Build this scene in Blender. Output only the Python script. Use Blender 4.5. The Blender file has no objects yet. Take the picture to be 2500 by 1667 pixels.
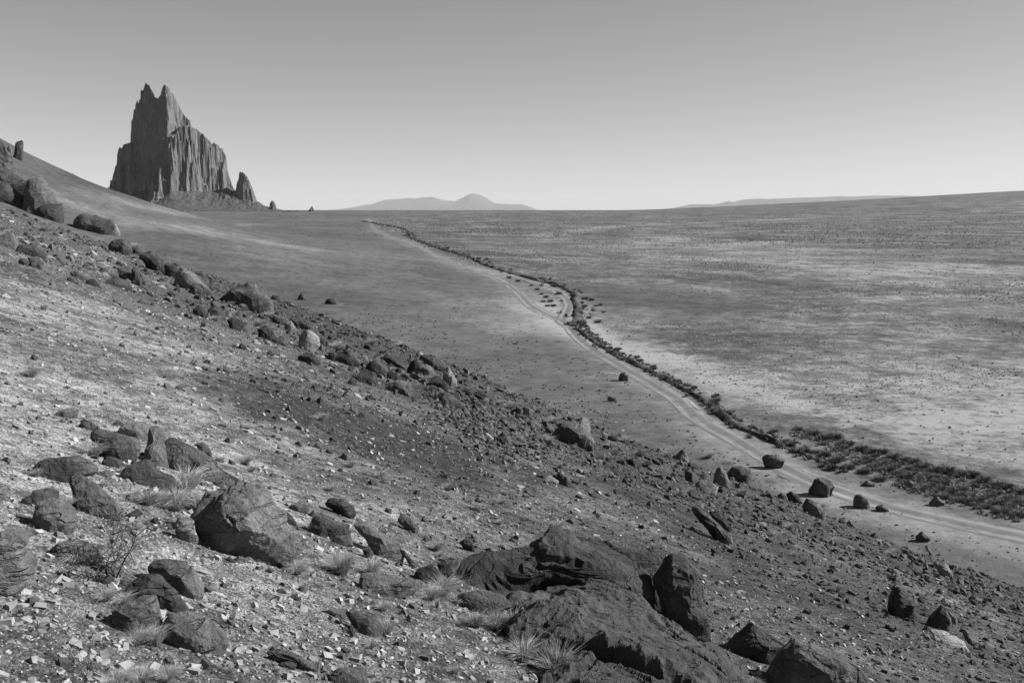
import bpy, bmesh, math, random
import numpy as np

# ------------------------------------------------------------------ camera / world / sun / exposure
scene = bpy.context.scene
IMW, IMH, FPX = 2500.0, 1667.0, 2431.0
CAMZ = 25.0
PITCH = math.atan((IMH / 2 - 513.0) / FPX)
cam_d = bpy.data.cameras.new("camera")
cam = bpy.data.objects.new("camera", cam_d)
scene.collection.objects.link(cam)
cam.location = (0, 0, CAMZ)
cam.rotation_euler = (math.pi / 2 - PITCH, 0, 0)
cam_d.sensor_width = 36.0
cam_d.lens = 36.0 * FPX / IMW
cam_d.clip_start = 0.05
cam_d.clip_end = 300000
scene.camera = cam

SUN_EL = math.radians(34)
SUN_FWD = math.radians(9)          # sun stands to the right, a little beyond the view plane
L = np.array([math.cos(SUN_EL) * math.cos(SUN_FWD), math.cos(SUN_EL) * math.sin(SUN_FWD), math.sin(SUN_EL)])
world = bpy.data.worlds.new("World")
scene.world = world
world.use_nodes = True
wn = world.node_tree
for n in list(wn.nodes):
    wn.nodes.remove(n)
sky = wn.nodes.new("ShaderNodeTexSky")
sky.sky_type = 'NISHITA'
sky.sun_disc = False
sky.sun_elevation = SUN_EL
sky.sun_rotation = math.pi / 2 - SUN_FWD
sky.altitude = 1600
sky.air_density = 1.0
sky.dust_density = 0.25
sky.ozone_density = 1.0
sep = wn.nodes.new("ShaderNodeSeparateColor")       # black-and-white film behind an orange filter
wn.links.new(sky.outputs[0], sep.inputs[0])
m1 = wn.nodes.new("ShaderNodeMath"); m1.operation = 'MULTIPLY'; m1.inputs[1].default_value = 0.38
m2 = wn.nodes.new("ShaderNodeMath"); m2.operation = 'MULTIPLY_ADD'; m2.inputs[1].default_value = 0.50
wn.links.new(sep.outputs[0], m1.inputs[0])
wn.links.new(sep.outputs[1], m2.inputs[0])
wn.links.new(m1.outputs[0], m2.inputs[2])
bg = wn.nodes.new("ShaderNodeBackground")
bg.inputs[1].default_value = 0.057
m3 = wn.nodes.new("ShaderNodeMath"); m3.operation = 'MULTIPLY_ADD'; m3.inputs[1].default_value = 0.12
wn.links.new(sep.outputs[2], m3.inputs[0]); wn.links.new(m2.outputs[0], m3.inputs[2])
wn.links.new(m3.outputs[0], bg.inputs[0])
wo = wn.nodes.new("ShaderNodeOutputWorld")
wn.links.new(bg.outputs[0], wo.inputs[0])

sun_d = bpy.data.lights.new("sun", 'SUN')
sun_d.energy = 5.0
sun_d.angle = math.radians(0.53)
sun_d.color = (1, 1, 1)
sun = bpy.data.objects.new("sun", sun_d)
scene.collection.objects.link(sun)
from mathutils import Vector
sun.rotation_euler = Vector((L[0], L[1], L[2])).to_track_quat('Z', 'Y').to_euler()
sun.location = (60, 20, 80)

scene.view_settings.view_transform = 'Standard'
scene.view_settings.look = 'None'
scene.view_settings.exposure = 0.75
scene.view_settings.gamma = 1.0
scene.view_settings.use_curve_mapping = False

COL = scene.collection
rng = np.random.default_rng(7)

# ------------------------------------------------------------------ noise helpers
def _h(i, j, k, seed):
    n = (i.astype(np.int64) * 374761393 + j.astype(np.int64) * 668265263 + k.astype(np.int64) * 1274126177 + seed * 144665) & 0xFFFFFFFF
    n = ((n ^ (n >> 13)) * 1274126177) & 0xFFFFFFFF
    n = ((n ^ (n >> 16)) * 2246822519) & 0xFFFFFFFF
    n = n ^ (n >> 15)
    return n.astype(np.float64) / 2147483647.5 - 1.0

def noise3(p, seed=0):
    p = np.asarray(p, dtype=np.float64)
    f = np.floor(p); t = p - f
    i, j, k = (f[..., a].astype(np.int64) for a in range(3))
    t = t * t * t * (t * (t * 6 - 15) + 10)
    tx, ty, tz = t[..., 0], t[..., 1], t[..., 2]
    def lerp(a, b, q): return a + (b - a) * q
    r0 = lerp(lerp(_h(i, j, k, seed), _h(i + 1, j, k, seed), tx), lerp(_h(i, j + 1, k, seed), _h(i + 1, j + 1, k, seed), tx), ty)
    r1 = lerp(lerp(_h(i, j, k + 1, seed), _h(i + 1, j, k + 1, seed), tx), lerp(_h(i, j + 1, k + 1, seed), _h(i + 1, j + 1, k + 1, seed), tx), ty)
    return lerp(r0, r1, tz)

def noise2(x, y, seed=0):
    x = np.asarray(x, dtype=np.float64); y = np.asarray(y, dtype=np.float64)
    fx, fy = np.floor(x), np.floor(y)
    i, j = fx.astype(np.int64), fy.astype(np.int64)
    tx, ty = x - fx, y - fy
    tx = tx * tx * tx * (tx * (tx * 6 - 15) + 10); ty = ty * ty * ty * (ty * (ty * 6 - 15) + 10)
    z = np.zeros_like(i)
    a = _h(i, j, z, seed); b = _h(i + 1, j, z, seed); c = _h(i, j + 1, z, seed); d = _h(i + 1, j + 1, z, seed)
    return (a + (b - a) * tx) + ((c + (d - c) * tx) - (a + (b - a) * tx)) * ty

def fbm2(x, y, oct=4, seed=0, gain=0.5):
    v = 0; a = 1; s = 0
    for o in range(oct):
        v = v + a * noise2(x * 2 ** o + 17.3 * o, y * 2 ** o - 9.1 * o, seed + o); s += a; a *= gain
    return v / s

def fbm3(p, oct=4, seed=0, gain=0.5):
    v = 0; a = 1; s = 0
    for o in range(oct):
        v = v + a * noise3(p * 2 ** o + 11.7 * o, seed + o); s += a; a *= gain
    return v / s

def sm(x, a, b):
    t = np.clip((np.asarray(x, dtype=np.float64) - a) / (b - a), 0, 1)
    return t * t * (3 - 2 * t)

def smax(a, b, k):
    h = np.clip(0.5 + 0.5 * (a - b) / k, 0, 1)
    return b + (a - b) * h + k * h * (1 - h)

# ------------------------------------------------------------------ terrain height
FX, FY = 0.9011, 0.4336           # fall direction of the talus slope
def SW(x, y): return FX * x + FY * y, -FY * x + FX * y

def plain_h(x, y):
    r = np.hypot(x, y)
    z = 22.0 * (1 - np.exp(-(r / 2300.0) ** 1.3))
    z = z + 0.35 * fbm2(x / 60, y / 60, 2, 5) * sm(r, 60, 250)
    z = z + 3.0 * fbm2(x / 700, y / 700, 2, 8) * sm(r, 500, 2500) * (1 - sm(r, 6000, 9000))
    z = z + 50.0 * np.clip((x - 420) / 1120.0, 0, 1.6) ** 1.25 * sm(y, 700, 3000) * (1 - sm(y, 4200, 8000))
    return z

def H(x, y):
    x = np.asarray(x, dtype=np.float64); y = np.asarray(y, dtype=np.float64)
    s, w = SW(x, y)
    r = np.hypot(x, y)
    zp = plain_h(x, y)
    hr = 60.0 * sm(w, 130, 430) * (1 - 0.65 * sm(w, 700, 1700))
    sr = s + 22 + 6 * noise2(w / 160, w * 0 + 3.3, 31)
    prof = np.where(sr > 0, np.exp(-np.abs(sr) / 78), np.exp(-np.abs(sr) / 55))
    gul = 2.6 * fbm2(s / 30, w / 22, 4, 41) * sm(hr, 5, 40)
    zr = zp + hr * prof + gul * prof
    sp = np.maximum(s, 0.001); wp = np.maximum(w, 0.001)
    A, B = 19.5, 78.0
    q = ((sp / A) ** 3 + (wp / B) ** 3) ** (1 / 3.0)
    gs = sp ** 2 / A ** 3; gw = wp ** 2 / B ** 3
    dist = (q - 1) * q ** 2 / np.sqrt(gs ** 2 + gw ** 2 + 1e-12)
    ex = np.where(dist > -2, np.where(dist > 2, dist, (dist + 2) ** 2 / 8.0), 0)
    dz = 1.75 + 0.36 * s - 0.016 * w + 0.24 * ex * sm(w, 8, 40)
    near = sm(r, 1.0, 9.0)
    zs = CAMZ - dz + near * (0.30 * fbm2(s / 9, w / 9, 2, 11) + 0.10 * fbm2(s / 2.2, w / 3.0, 3, 15))
    cap = 46 + 3 * noise2(w / 20, s * 0, 3)
    zs = -smax(-zs, -cap, 5)
    return smax(zs, zr, 2.0)

def Hn(x, y, e=0.25):
    gx = (H(x + e, y) - H(x - e, y)) / (2 * e); gy = (H(x, y + e) - H(x, y - e)) / (2 * e)
    n = np.stack([-gx, -gy, np.ones_like(gx)], -1)
    return n / np.linalg.norm(n, axis=-1, keepdims=True)

CP, SP = math.cos(PITCH), math.sin(PITCH)
def ray(u, v):
    u = np.asarray(u, dtype=np.float64); v = np.asarray(v, dtype=np.float64)
    a = (u - IMW / 2) / FPX; b = -(v - IMH / 2) / FPX
    d = np.stack([a, CP + b * SP, -SP + b * CP], -1)
    return d / np.linalg.norm(d, axis=-1, keepdims=True)

def hit(u, v, tmax=9000.0, lift=0.0):
    """where a pixel's line of sight meets the ground"""
    d = ray(np.atleast_1d(u), np.atleast_1d(v))
    n = len(d)
    ts = np.geomspace(1.2, tmax, 420)
    lo = np.full(n, ts[-2]); hi = np.full(n, ts[-1]); done = np.zeros(n, bool)
    prev = ts[0]
    for t in ts[1:]:
        z = CAMZ + t * d[:, 2] - H(t * d[:, 0], t * d[:, 1]) - lift
        m = (z < 0) & ~done
        lo[m] = prev; hi[m] = t; done |= m
        prev = t
        if done.all(): break
    for _ in range(26):
        mid = (lo + hi) / 2
        z = CAMZ + mid * d[:, 2] - H(mid * d[:, 0], mid * d[:, 1]) - lift
        lo = np.where(z > 0, mid, lo); hi = np.where(z > 0, hi, mid)
    p = d * hi[:, None] + np.array([0, 0, CAMZ])
    p[:, 2] = H(p[:, 0], p[:, 1])
    return p, done

# ------------------------------------------------------------------ materials
def newmat(name):
    m = bpy.data.materials.new(name); m.use_nodes = True
    nt = m.node_tree
    b = nt.nodes["Principled BSDF"]
    b.inputs["Roughness"].default_value = 0.9
    b.inputs["Specular IOR Level"].default_value = 0.25
    return m, nt, b

def nd(nt, t, **kw):
    n = nt.nodes.new(t)
    for k, v in kw.items():
        if k.startswith("i_"):
            key = k[2:]
            key = int(key) if key.isdigit() else key.replace("_", " ")
            n.inputs[key].default_value = v
        else:
            setattr(n, k, v)
    return n

def ramp(nt, src, stops):
    r = nt.nodes.new("ShaderNodeValToRGB")
    e = r.color_ramp.elements
    while len(e) < len(stops): e.new(0.5)
    for k, (p, c) in enumerate(stops):
        e[k].position = p; e[k].color = (c, c, c, 1)
    nt.links.new(src, r.inputs[0])
    return r.outputs[0]

def mth(nt, op, a, b=None, c=None):
    n = nt.nodes.new("ShaderNodeMath"); n.operation = op
    for k, v in enumerate((a, b, c)):
        if v is None: continue
        if isinstance(v, (int, float)): n.inputs[k].default_value = v
        else: nt.links.new(v, n.inputs[k])
    return n.outputs[0]

def ground_material():
    m, nt, b = newmat("desert_ground")
    lk = nt.links.new
    geo = nd(nt, "ShaderNodeNewGeometry")
    pos = geo.outputs["Position"]
    at = nd(nt, "ShaderNodeAttribute", attribute_name="tone").outputs["Fac"]
    near = nd(nt, "ShaderNodeAttribute", attribute_name="stony").outputs["Fac"]
    def noise(scale, detail=4, rough=0.6):
        n = nd(nt, "ShaderNodeTexNoise", i_Scale=scale, i_Detail=detail, i_Roughness=rough)
        lk(pos, n.inputs["Vector"]); return n.outputs["Fac"]
    nA = noise(0.02, 6, 0.62); nB = noise(0.22, 6, 0.65); nC = noise(2.2, 6, 0.7); nD = noise(22, 5, 0.7)
    vor = nd(nt, "ShaderNodeTexVoronoi", i_Scale=55.0); lk(pos, vor.inputs["Vector"])
    vor2 = nd(nt, "ShaderNodeTexVoronoi", i_Scale=10.0); lk(pos, vor2.inputs["Vector"])
    # plain: patches of pale dust and darker crust
    mix = mth(nt, 'ADD', mth(nt, 'MULTIPLY', nA, 0.9), mth(nt, 'MULTIPLY', nB, 0.7))
    mix = mth(nt, 'ADD', mix, mth(nt, 'MULTIPLY', nC, 0.45))
    nE = noise(0.75, 9, 0.78); nF = noise(0.09, 7, 0.7)
    mix = mth(nt, 'ADD', mix, mth(nt, 'ADD', mth(nt, 'MULTIPLY', nE, 1.0), mth(nt, 'MULTIPLY', nF, 0.6)))
    mix = mth(nt, 'SUBTRACT', mix, 1.825)                  # about -0.4 .. 0.4
    mo = nd(nt, "ShaderNodeAttribute", attribute_name="mottle").outputs["Fac"]
    f = mth(nt, 'ADD', at, mth(nt, 'MULTIPLY', mth(nt, 'MULTIPLY', mix, 2.0), mo))
    base = ramp(nt, f, [(0.05, 0.032), (0.3, 0.066), (0.55, 0.115), (0.78, 0.20), (1.0, 0.28)])
    # stony slope: pebble cells with their own tone
    cell = nd(nt, "ShaderNodeSeparateColor"); lk(vor.outputs["Color"], cell.inputs[0])
    cell2 = nd(nt, "ShaderNodeSeparateColor"); lk(vor2.outputs["Color"], cell2.inputs[0])
    pf = mth(nt, 'ADD', mth(nt, 'MULTIPLY', cell.outputs[0], 0.5), mth(nt, 'MULTIPLY', cell2.outputs[0], 0.42))
    pf = mth(nt, 'ADD', pf, mth(nt, 'MULTIPLY', nD, 0.4))
    peb = ramp(nt, pf, [(0.28, 0.28), (0.62, 0.80), (1.0, 1.75)])
    pebm = nd(nt, "ShaderNodeMix", data_type='FLOAT')
    lk(near, pebm.inputs[0]); pebm.inputs[2].default_value = 1.0; lk(peb, pebm.inputs[3])
    vs = nd(nt, "ShaderNodeTexVoronoi", i_Scale=0.42); lk(pos, vs.inputs["Vector"])
    vc = nd(nt, "ShaderNodeSeparateColor"); lk(vs.outputs["Color"], vc.inputs[0])
    sp = mth(nt, 'MULTIPLY', ramp(nt, vs.outputs["Distance"], [(0.16, 1.0), (0.30, 0.0)]), mth(nt, 'GREATER_THAN', mth(nt, 'ADD', vc.outputs[0], mth(nt, 'MULTIPLY', nF, 0.8)), 0.92))
    sp = mth(nt, 'MULTIPLY', sp, mth(nt, 'SUBTRACT', 1.0, near))
    pebf = mth(nt, 'MULTIPLY', pebm.outputs[0], mth(nt, 'SUBTRACT', 1.0, mth(nt, 'MULTIPLY', sp, 0.5)))
    fin = mth(nt, 'MULTIPLY', base, pebf)
    comb = nd(nt, "ShaderNodeCombineColor")
    for k in range(3): lk(fin, comb.inputs[k])
    lk(comb.outputs[0], b.inputs["Base Color"])
    hgt = mth(nt, 'ADD', mth(nt, 'MULTIPLY', nC, 0.10), mth(nt, 'MULTIPLY', nD, 0.02))
    hgt = mth(nt, 'SUBTRACT', hgt, mth(nt, 'MULTIPLY', mth(nt, 'MULTIPLY', vor.outputs["Distance"], near), 0.018))
    hgt = mth(nt, 'ADD', hgt, mth(nt, 'MULTIPLY', nB, 0.25))
    bp = nd(nt, "ShaderNodeBump", i_Strength=0.8, i_Distance=1.0)
    lk(hgt, bp.inputs["Height"]); lk(bp.outputs[0], b.inputs["Normal"])
    return m

def rock_material(name, lo, hi, bump=1.0, lichen=0.0, scale=1.0, vertical=False):
    m, nt, b = newmat(name)
    lk = nt.links.new
    tc = nd(nt, "ShaderNodeTexCoord")
    oi = nd(nt, "ShaderNodeObjectInfo")
    mp = nd(nt, "ShaderNodeMapping"); lk(tc.outputs["Object"], mp.inputs[0])
    mp.inputs["Scale"].default_value = (scale, scale, scale * (0.25 if vertical else 1.0))
    addv = nd(nt, "ShaderNodeVectorMath", operation='ADD'); lk(mp.outputs[0], addv.inputs[0])
    sc = nd(nt, "ShaderNodeVectorMath", operation='SCALE'); lk(oi.outputs["Location"], sc.inputs[0]); sc.inputs["Scale"].default_value = 3.1
    lk(sc.outputs[0], addv.inputs[1])
    v = addv.outputs[0]
    def noise(s, d, r=0.62, dist=0.0):
        n = nd(nt, "ShaderNodeTexNoise", i_Scale=s, i_Detail=d, i_Roughness=r, i_Distortion=dist); lk(v, n.inputs["Vector"]); return n.outputs["Fac"]
    n1 = noise(1.6, 6, 0.6, 0.4); n2 = noise(9.0, 7, 0.68); n3 = noise(45, 4, 0.7)
    mc = nd(nt, "ShaderNodeMapping"); lk(v, mc.inputs[0]); mc.inputs["Rotation"].default_value = (.5, .35, .2); mc.inputs["Scale"].default_value = (.8, .8, 3.2)
    nc = nd(nt, "ShaderNodeTexNoise", i_Scale=1.7, i_Detail=5.0, i_Roughness=.55, i_Distortion=.3); lk(mc.outputs[0], nc.inputs["Vector"])
    cm = ramp(nt, mth(nt, 'ABSOLUTE', mth(nt, 'SUBTRACT', nc.outputs["Fac"], 0.5)), [(0.0, 1.0), (0.018, 0.0)])
    cm = mth(nt, 'MULTIPLY', cm, ramp(nt, n2, [(0.45, 0.0), (0.55, 1.0)]))
    f = mth(nt, 'ADD', mth(nt, 'MULTIPLY', n1, 0.6), mth(nt, 'MULTIPLY', n2, 0.5))
    f = mth(nt, 'ADD', f, mth(nt, 'MULTIPLY', oi.outputs["Random"], 0.14))
    c = ramp(nt, f, [(0.48, lo), (0.62, (lo + hi) / 2), (0.76, hi)])
    c = mth(nt, 'MULTIPLY', c, ramp(nt, n3, [(0.3, 0.72), (0.7, 1.25)]))
    if lichen > 0:
        nl = noise(26, 3, 0.5)
        sp = ramp(nt, nl, [(0.66, 0.0), (0.72, 1.0)])
        mx = nd(nt, "ShaderNodeMix", data_type='FLOAT'); lk(mth(nt, 'MULTIPLY', sp, lichen), mx.inputs[0]); lk(c, mx.inputs[2]); mx.inputs[3].default_value = 0.6
        c = mx.outputs[0]
    comb = nd(nt, "ShaderNodeCombineColor")
    for k in range(3): lk(c, comb.inputs[k])
    lk(comb.outputs[0], b.inputs["Base Color"])
    hh = mth(nt, 'ADD', mth(nt, 'MULTIPLY', n2, 0.05), mth(nt, 'MULTIPLY', n3, 0.012))
    hh = mth(nt, 'ADD', hh, mth(nt, 'MULTIPLY', n1, 0.06))
    hh = mth(nt, 'SUBTRACT', hh, mth(nt, 'MULTIPLY', cm, 0.03))
    bp = nd(nt, "ShaderNodeBump", i_Strength=0.9, i_Distance=bump / scale); lk(hh, bp.inputs["Height"]); lk(bp.outputs[0], b.inputs["Normal"])
    b.inputs["Roughness"].default_value = 0.8
    return m

def tone_material(name, lo, hi, rough=0.9, attr=None):
    """plain mineral or plant colour, varied from piece to piece by a stored random value"""
    m, nt, b = newmat(name)
    lk = nt.links.new
    if attr:
        a = nd(nt, "ShaderNodeAttribute", attribute_name=attr).outputs["Fac"]
    else:
        oi = nd(nt, "ShaderNodeObjectInfo"); a = oi.outputs["Random"]
    tc = nd(nt, "ShaderNodeNewGeometry")
    n = nd(nt, "ShaderNodeTexNoise", i_Scale=30.0, i_Detail=4.0); lk(tc.outputs["Position"], n.inputs["Vector"])
    c = mth(nt, 'ADD', mth(nt, 'MULTIPLY', a, hi - lo), lo)
    c = mth(nt, 'MULTIPLY', c, ramp(nt, n.outputs["Fac"], [(0.3, 0.75), (0.7, 1.2)]))
    comb = nd(nt, "ShaderNodeCombineColor")
    for k in range(3): lk(c, comb.inputs[k])
    lk(comb.outputs[0], b.inputs["Base Color"])
    b.inputs["Roughness"].default_value = rough
    return m

M_GROUND = ground_material()
M_DARK = rock_material("varnished_rock", 0.022, 0.075)
M_MID = rock_material("grey_rock", 0.034, 0.15)
M_PALE = rock_material("pale_rock", 0.14, 0.28)
M_LICHEN = rock_material("lichen_rock", 0.13, 0.22, lichen=0.8)
M_CLIFF = rock_material("cliff_rock", 0.08, 0.21, bump=1.2, scale=0.02, vertical=True)
M_FAR = rock_material("far_mountain", 0.07, 0.10, bump=1.0, scale=0.0006)
M_TALUS = rock_material("talus_rock", 0.05, 0.085, bump=1.0, scale=0.03)
M_PEBBLE = tone_material("pebble_stone", 0.035, 0.36, attr="tone")
M_STONE_P = tone_material("pale_stone", 0.15, 0.29)
M_STONE_D = tone_material("dark_stone", 0.03, 0.08)
M_GRASS = tone_material("dry_grass", 0.26, 0.42, attr=None)
M_SHRUB = tone_material("grey_shrub", 0.11, 0.22, attr=None)
M_TWIG = tone_material("bare_twig", 0.06, 0.10, attr=None)
M_SCRUB = tone_material("scrub_leaf", 0.05, 0.13, attr="tone")
M_TRACK = None

# ------------------------------------------------------------------ object helpers
def tag(o, label=None, cat=None, group=None, kind=None):
    if label: o["label"] = label
    if cat: o["category"] = cat
    if group: o["group"] = group
    if kind: o["kind"] = kind
    return o

def mesh_np(name, verts, faces, smooth=False, attrs=None):
    """verts (N,3), faces (M,3|4) int"""
    me = bpy.data.meshes.new(name)
    verts = np.asarray(verts, dtype=np.float32); faces = np.asarray(faces, dtype=np.int32)
    k = faces.shape[1]
    me.vertices.add(len(verts)); me.vertices.foreach_set("co", verts.ravel())
    me.loops.add(faces.size); me.loops.foreach_set("vertex_index", faces.ravel())
    me.polygons.add(len(faces))
    me.polygons.foreach_set("loop_start", np.arange(0, faces.size, k, dtype=np.int32))
    me.polygons.foreach_set("use_smooth", np.full(len(faces), smooth, dtype=bool))
    me.update(calc_edges=True)
    if attrs:
        for an, av in attrs.items():
            a = me.attributes.new(an, 'FLOAT', 'POINT'); a.data.foreach_set("value", np.asarray(av, dtype=np.float32))
    return me

def link(name, me, mat, loc=(0, 0, 0), parent=None):
    if mat is not None and not me.materials: me.materials.append(mat)
    o = bpy.data.objects.new(name, me); COL.objects.link(o); o.location = loc
    if parent: o.parent = parent
    return o

# ------------------------------------------------------------------ ways and bands on the plain, read off the photograph
def gp(pts):
    a = np.array([[float(q) for q in p.split(",")] for p in pts.split()])
    p, ok = hit(a[:, 0], a[:, 1])
    return p[:, :2]

def resample(p, step):
    seg = np.hypot(*np.diff(p, axis=0).T); t = np.concatenate([[0], np.cumsum(seg)])
    n = max(int(t[-1] / step), 8)
    q = np.linspace(0, t[-1], n)
    out = np.stack([np.interp(q, t, p[:, 0]), np.interp(q, t, p[:, 1])], -1)
    for _ in range(4):
        out[1:-1] = (out[:-2] + 2 * out[1:-1] + out[2:]) / 4
    return out

TR_MAIN = gp("899,533 914,560 961,582 997,591 1033,607 1055,621 1102,640 1149,658 1203,676 1243,697 1272,719 1293,744 1318,759 1347,773 1369,780 1392,798 1405,815 1420,830 1457,858 1500,882 1543,908 1587,932 1630,958 1649,969 1692,1008 1735,1039 1786,1066 1859,1109 1935,1149 2018,1186 2101,1215 2184,1242 2284,1265 2383,1285 2500,1310 2700,1352")
TR_LOOP = gp("1203,663 1264,679 1319,694 1355,708 1387,730 1394,748 1384,768 1375,785")
TR_NEAR = gp("1690,1030 1745,1062 1800,1092 1880,1137 1960,1177 2060,1216 2180,1258 2300,1290 2500,1338 2650,1372")
TR_SIDE = gp("1400,800 1480,826 1560,858 1640,890 1760,935 1900,985")
BANK = gp("1400,793 1426,815 1457,837 1500,863 1543,884 1587,904 1630,926 1684,957 1735,986 1786,1033 1853,1063 1919,1090 1985,1116 2045,1146")
WASH1 = gp("110,468 200,512 330,546 500,566 650,590 760,612")
WASH2 = gp("240,484 330,499 440,522 600,546 760,556")
WASH3 = gp("1330,575 1500,552 1640,548 1800,540 2000,532")
WASH4 = gp("2060,742 2200,728 2350,722 2500,716")
PALE_POLY = gp("1405,797 1480,812 1600,846 1800,872 2100,900 2560,930 2560,1165 2300,1112 2100,1062 1900,1008 1720,935 1560,872 1440,832")
PALE_POLY2 = gp("1500,575 1900,590 2300,640 2560,650 2560,700 2200,690 1800,668 1520,640 1400,600")
DARK_POLY = gp("1420,690 1600,690 1760,720 1900,760 1700,790 1480,790 1410,750")
DARK_POLY2 = gp("1300,655 1420,650 1440,682 1360,688 1290,678")

def polydist(x, y, line):
    d = np.full(x.shape, 1e9)
    for a, b in zip(line[:-1], line[1:]):
        e = b - a; L2 = e @ e + 1e-9
        t = np.clip(((x - a[0]) * e[0] + (y - a[1]) * e[1]) / L2, 0, 1)
        d = np.minimum(d, np.hypot(x - a[0] - t * e[0], y - a[1] - t * e[1]))
    return d

def inpoly(x, y, poly):
    c = np.zeros(x.shape, bool); n = len(poly); j = n - 1
    for i in range(n):
        xi, yi = poly[i]; xj, yj = poly[j]
        m = ((yi > y) != (yj > y)) & (x < (xj - xi) * (y - yi) / (yj - yi + 1e-12) + xi)
        c ^= m; j = i
    return c

def polymask(x, y, poly, soft):
    d = polydist(x, y, np.vstack([poly, poly[:1]]))
    ins = inpoly(x, y, poly)
    return sm(np.where(ins, d, -d), -soft, soft)

def slope_pale(s, w):
    """how much pale sandstone scree lies on the slope (1 = mostly pale)"""
    n = fbm2(s / 3.5, w / 7.0, 3, 71)
    p = 1 - 0.9 * sm(s + 4.0 * n, 1.0, 10.0)
    return p * (1 - 0.35 * sm(w + 6 * n, 20, 44))

# ------------------------------------------------------------------ ground sheet
front = np.radians(np.linspace(-35, 35, 651))
back = np.radians(np.linspace(35, 325, 97)[1:-1])
az = np.concatenate([front, back])
rad = np.geomspace(0.6, 122000, 455)
AZ, RD = np.meshgrid(az, rad)
gx = (RD * np.sin(AZ)).ravel(); gy = (RD * np.cos(AZ)).ravel()
gz = H(gx, gy)
na, nr = len(az), len(rad)
gs, gw = SW(gx, gy)
onslope = sm(gz - plain_h(gx, gy), 0.6, 3.0) * (1 - sm(gw, 78, 100)) * (gs > -80)
tone_s = 0.07 + 0.47 * slope_pale(gs, gw) + 0.10 * fbm2(gs / 1.5, gw / 3, 3, 77)
rr = np.hypot(gx, gy)
tone_p = 0.43 + 0.06 * fbm2(gx / 35, gy / 35, 3, 91) + 0 * gx
# right of the track the crust is mottled in pale streaks, left of it it is even
sel = (gy > 20) & (rr < 6000) & (np.abs(gx) < gy * 0.8)
px, py = gx[sel], gy[sel]
dn = 6 * fbm2(px / 30, py / 30, 2, 23)
prr = rr[sel]
t = tone_p[sel]
wob = fbm2(px / 40, py / 40, 2, 29)
t = t + 0.34 * polymask(px + dn, py + dn, PALE_POLY, 4.0) 
t = t + 0.20 * polymask(px + 3 * dn, py + 3 * dn, PALE_POLY2, 30.0) 
t = t - 0.10 * polymask(px, py, DARK_POLY, 8.0) - 0.12 * polymask(px, py, DARK_POLY2, 12.0)
for ln, wd, am in ((TR_MAIN, 4.5, 0.15), (TR_NEAR, 3.0, 0.15), (TR_LOOP, 4.5, 0.15), (TR_SIDE, 5, 0.30), (WASH1, 5, 0.22), (WASH2, 7, 0.20), (WASH3, 14, 0.24), (WASH4, 3, 0.25)):
    d = polydist(px, py, ln) + 1.2 * wob
    t = t + am * (1 - sm(d, wd * 0.4, wd * 1.7 + prr * 0.004))
jd = np.hypot(px - TR_MAIN[14][0], py - TR_MAIN[14][1])
t = t + 0.34 * (1 - sm(jd + 6 * wob, 8, 38))
t = t + 0.13 * fbm2(px / 55, py / 120, 4, 51) * sm(prr, 250, 700)
ridge_t = sm(t * 0 + H(px, py) - plain_h(px, py), 2, 20)
t = t + ridge_t * (0.16 * fbm2(px / 30, py / 90, 3, 57) - 0.03)
t = t + 0.10 * fbm2(px / 130, py / 260, 3, 59) * sm(prr, 300, 900)
tone_p[sel] = t
def side(x, y, line):
    best = np.full(x.shape, 1e9); sg = np.zeros(x.shape)
    for a, b in zip(line[:-1], line[1:]):
        e = b - a; tt = np.clip(((x - a[0]) * e[0] + (y - a[1]) * e[1]) / (e @ e + 1e-9), 0, 1)
        d = np.hypot(x - a[0] - tt * e[0], y - a[1] - tt * e[1]); m = d < best
        best = np.where(m, d, best); sg = np.where(m, np.sign(e[0] * (y - a[1]) - e[1] * (x - a[0])), sg)
    return sg * best
mott = np.full(gx.shape, 1.0)
mott[sel] = 0.42 + 0.58 * sm(side(px, py, TR_MAIN), -2, 14 + prr * .02)       # the crust is broken and mottled right of the track
mott[sel] = np.maximum(mott[sel] - 0.45 * polymask(px, py, DARK_POLY, 8.0), .25)
tone = tone_p * (1 - onslope) + tone_s * onslope
verts = np.stack([gx, gy, gz], -1)
I = np.arange(nr - 1)[:, None] * na; J = np.arange(na)[None, :]; J2 = (J + 1) % na
faces = np.stack([(I + J), (I + J2), (I + na + J2), (I + na + J)], -1).reshape(-1, 4)
me = mesh_np("ground", verts, faces, smooth=True, attrs={"tone": tone, "stony": onslope, "mottle": mott})
ground = tag(link("ground", me, M_GROUND), kind="structure")
ground["label"] = "stony talus slope running down into a wide flat desert plain"
# the small disc under the camera
cme = mesh_np("ground_underfoot", np.vstack([verts[:na], [[0, 0, float(H(0.0, 0.0))]]]), np.array([[k, na, (k + 1) % na] for k in range(na)]), True,
              {"tone": np.full(na + 1, .5), "stony": np.ones(na + 1), "mottle": np.ones(na + 1)})
tag(link("ground_underfoot", cme, M_GROUND), kind="structure")

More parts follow.
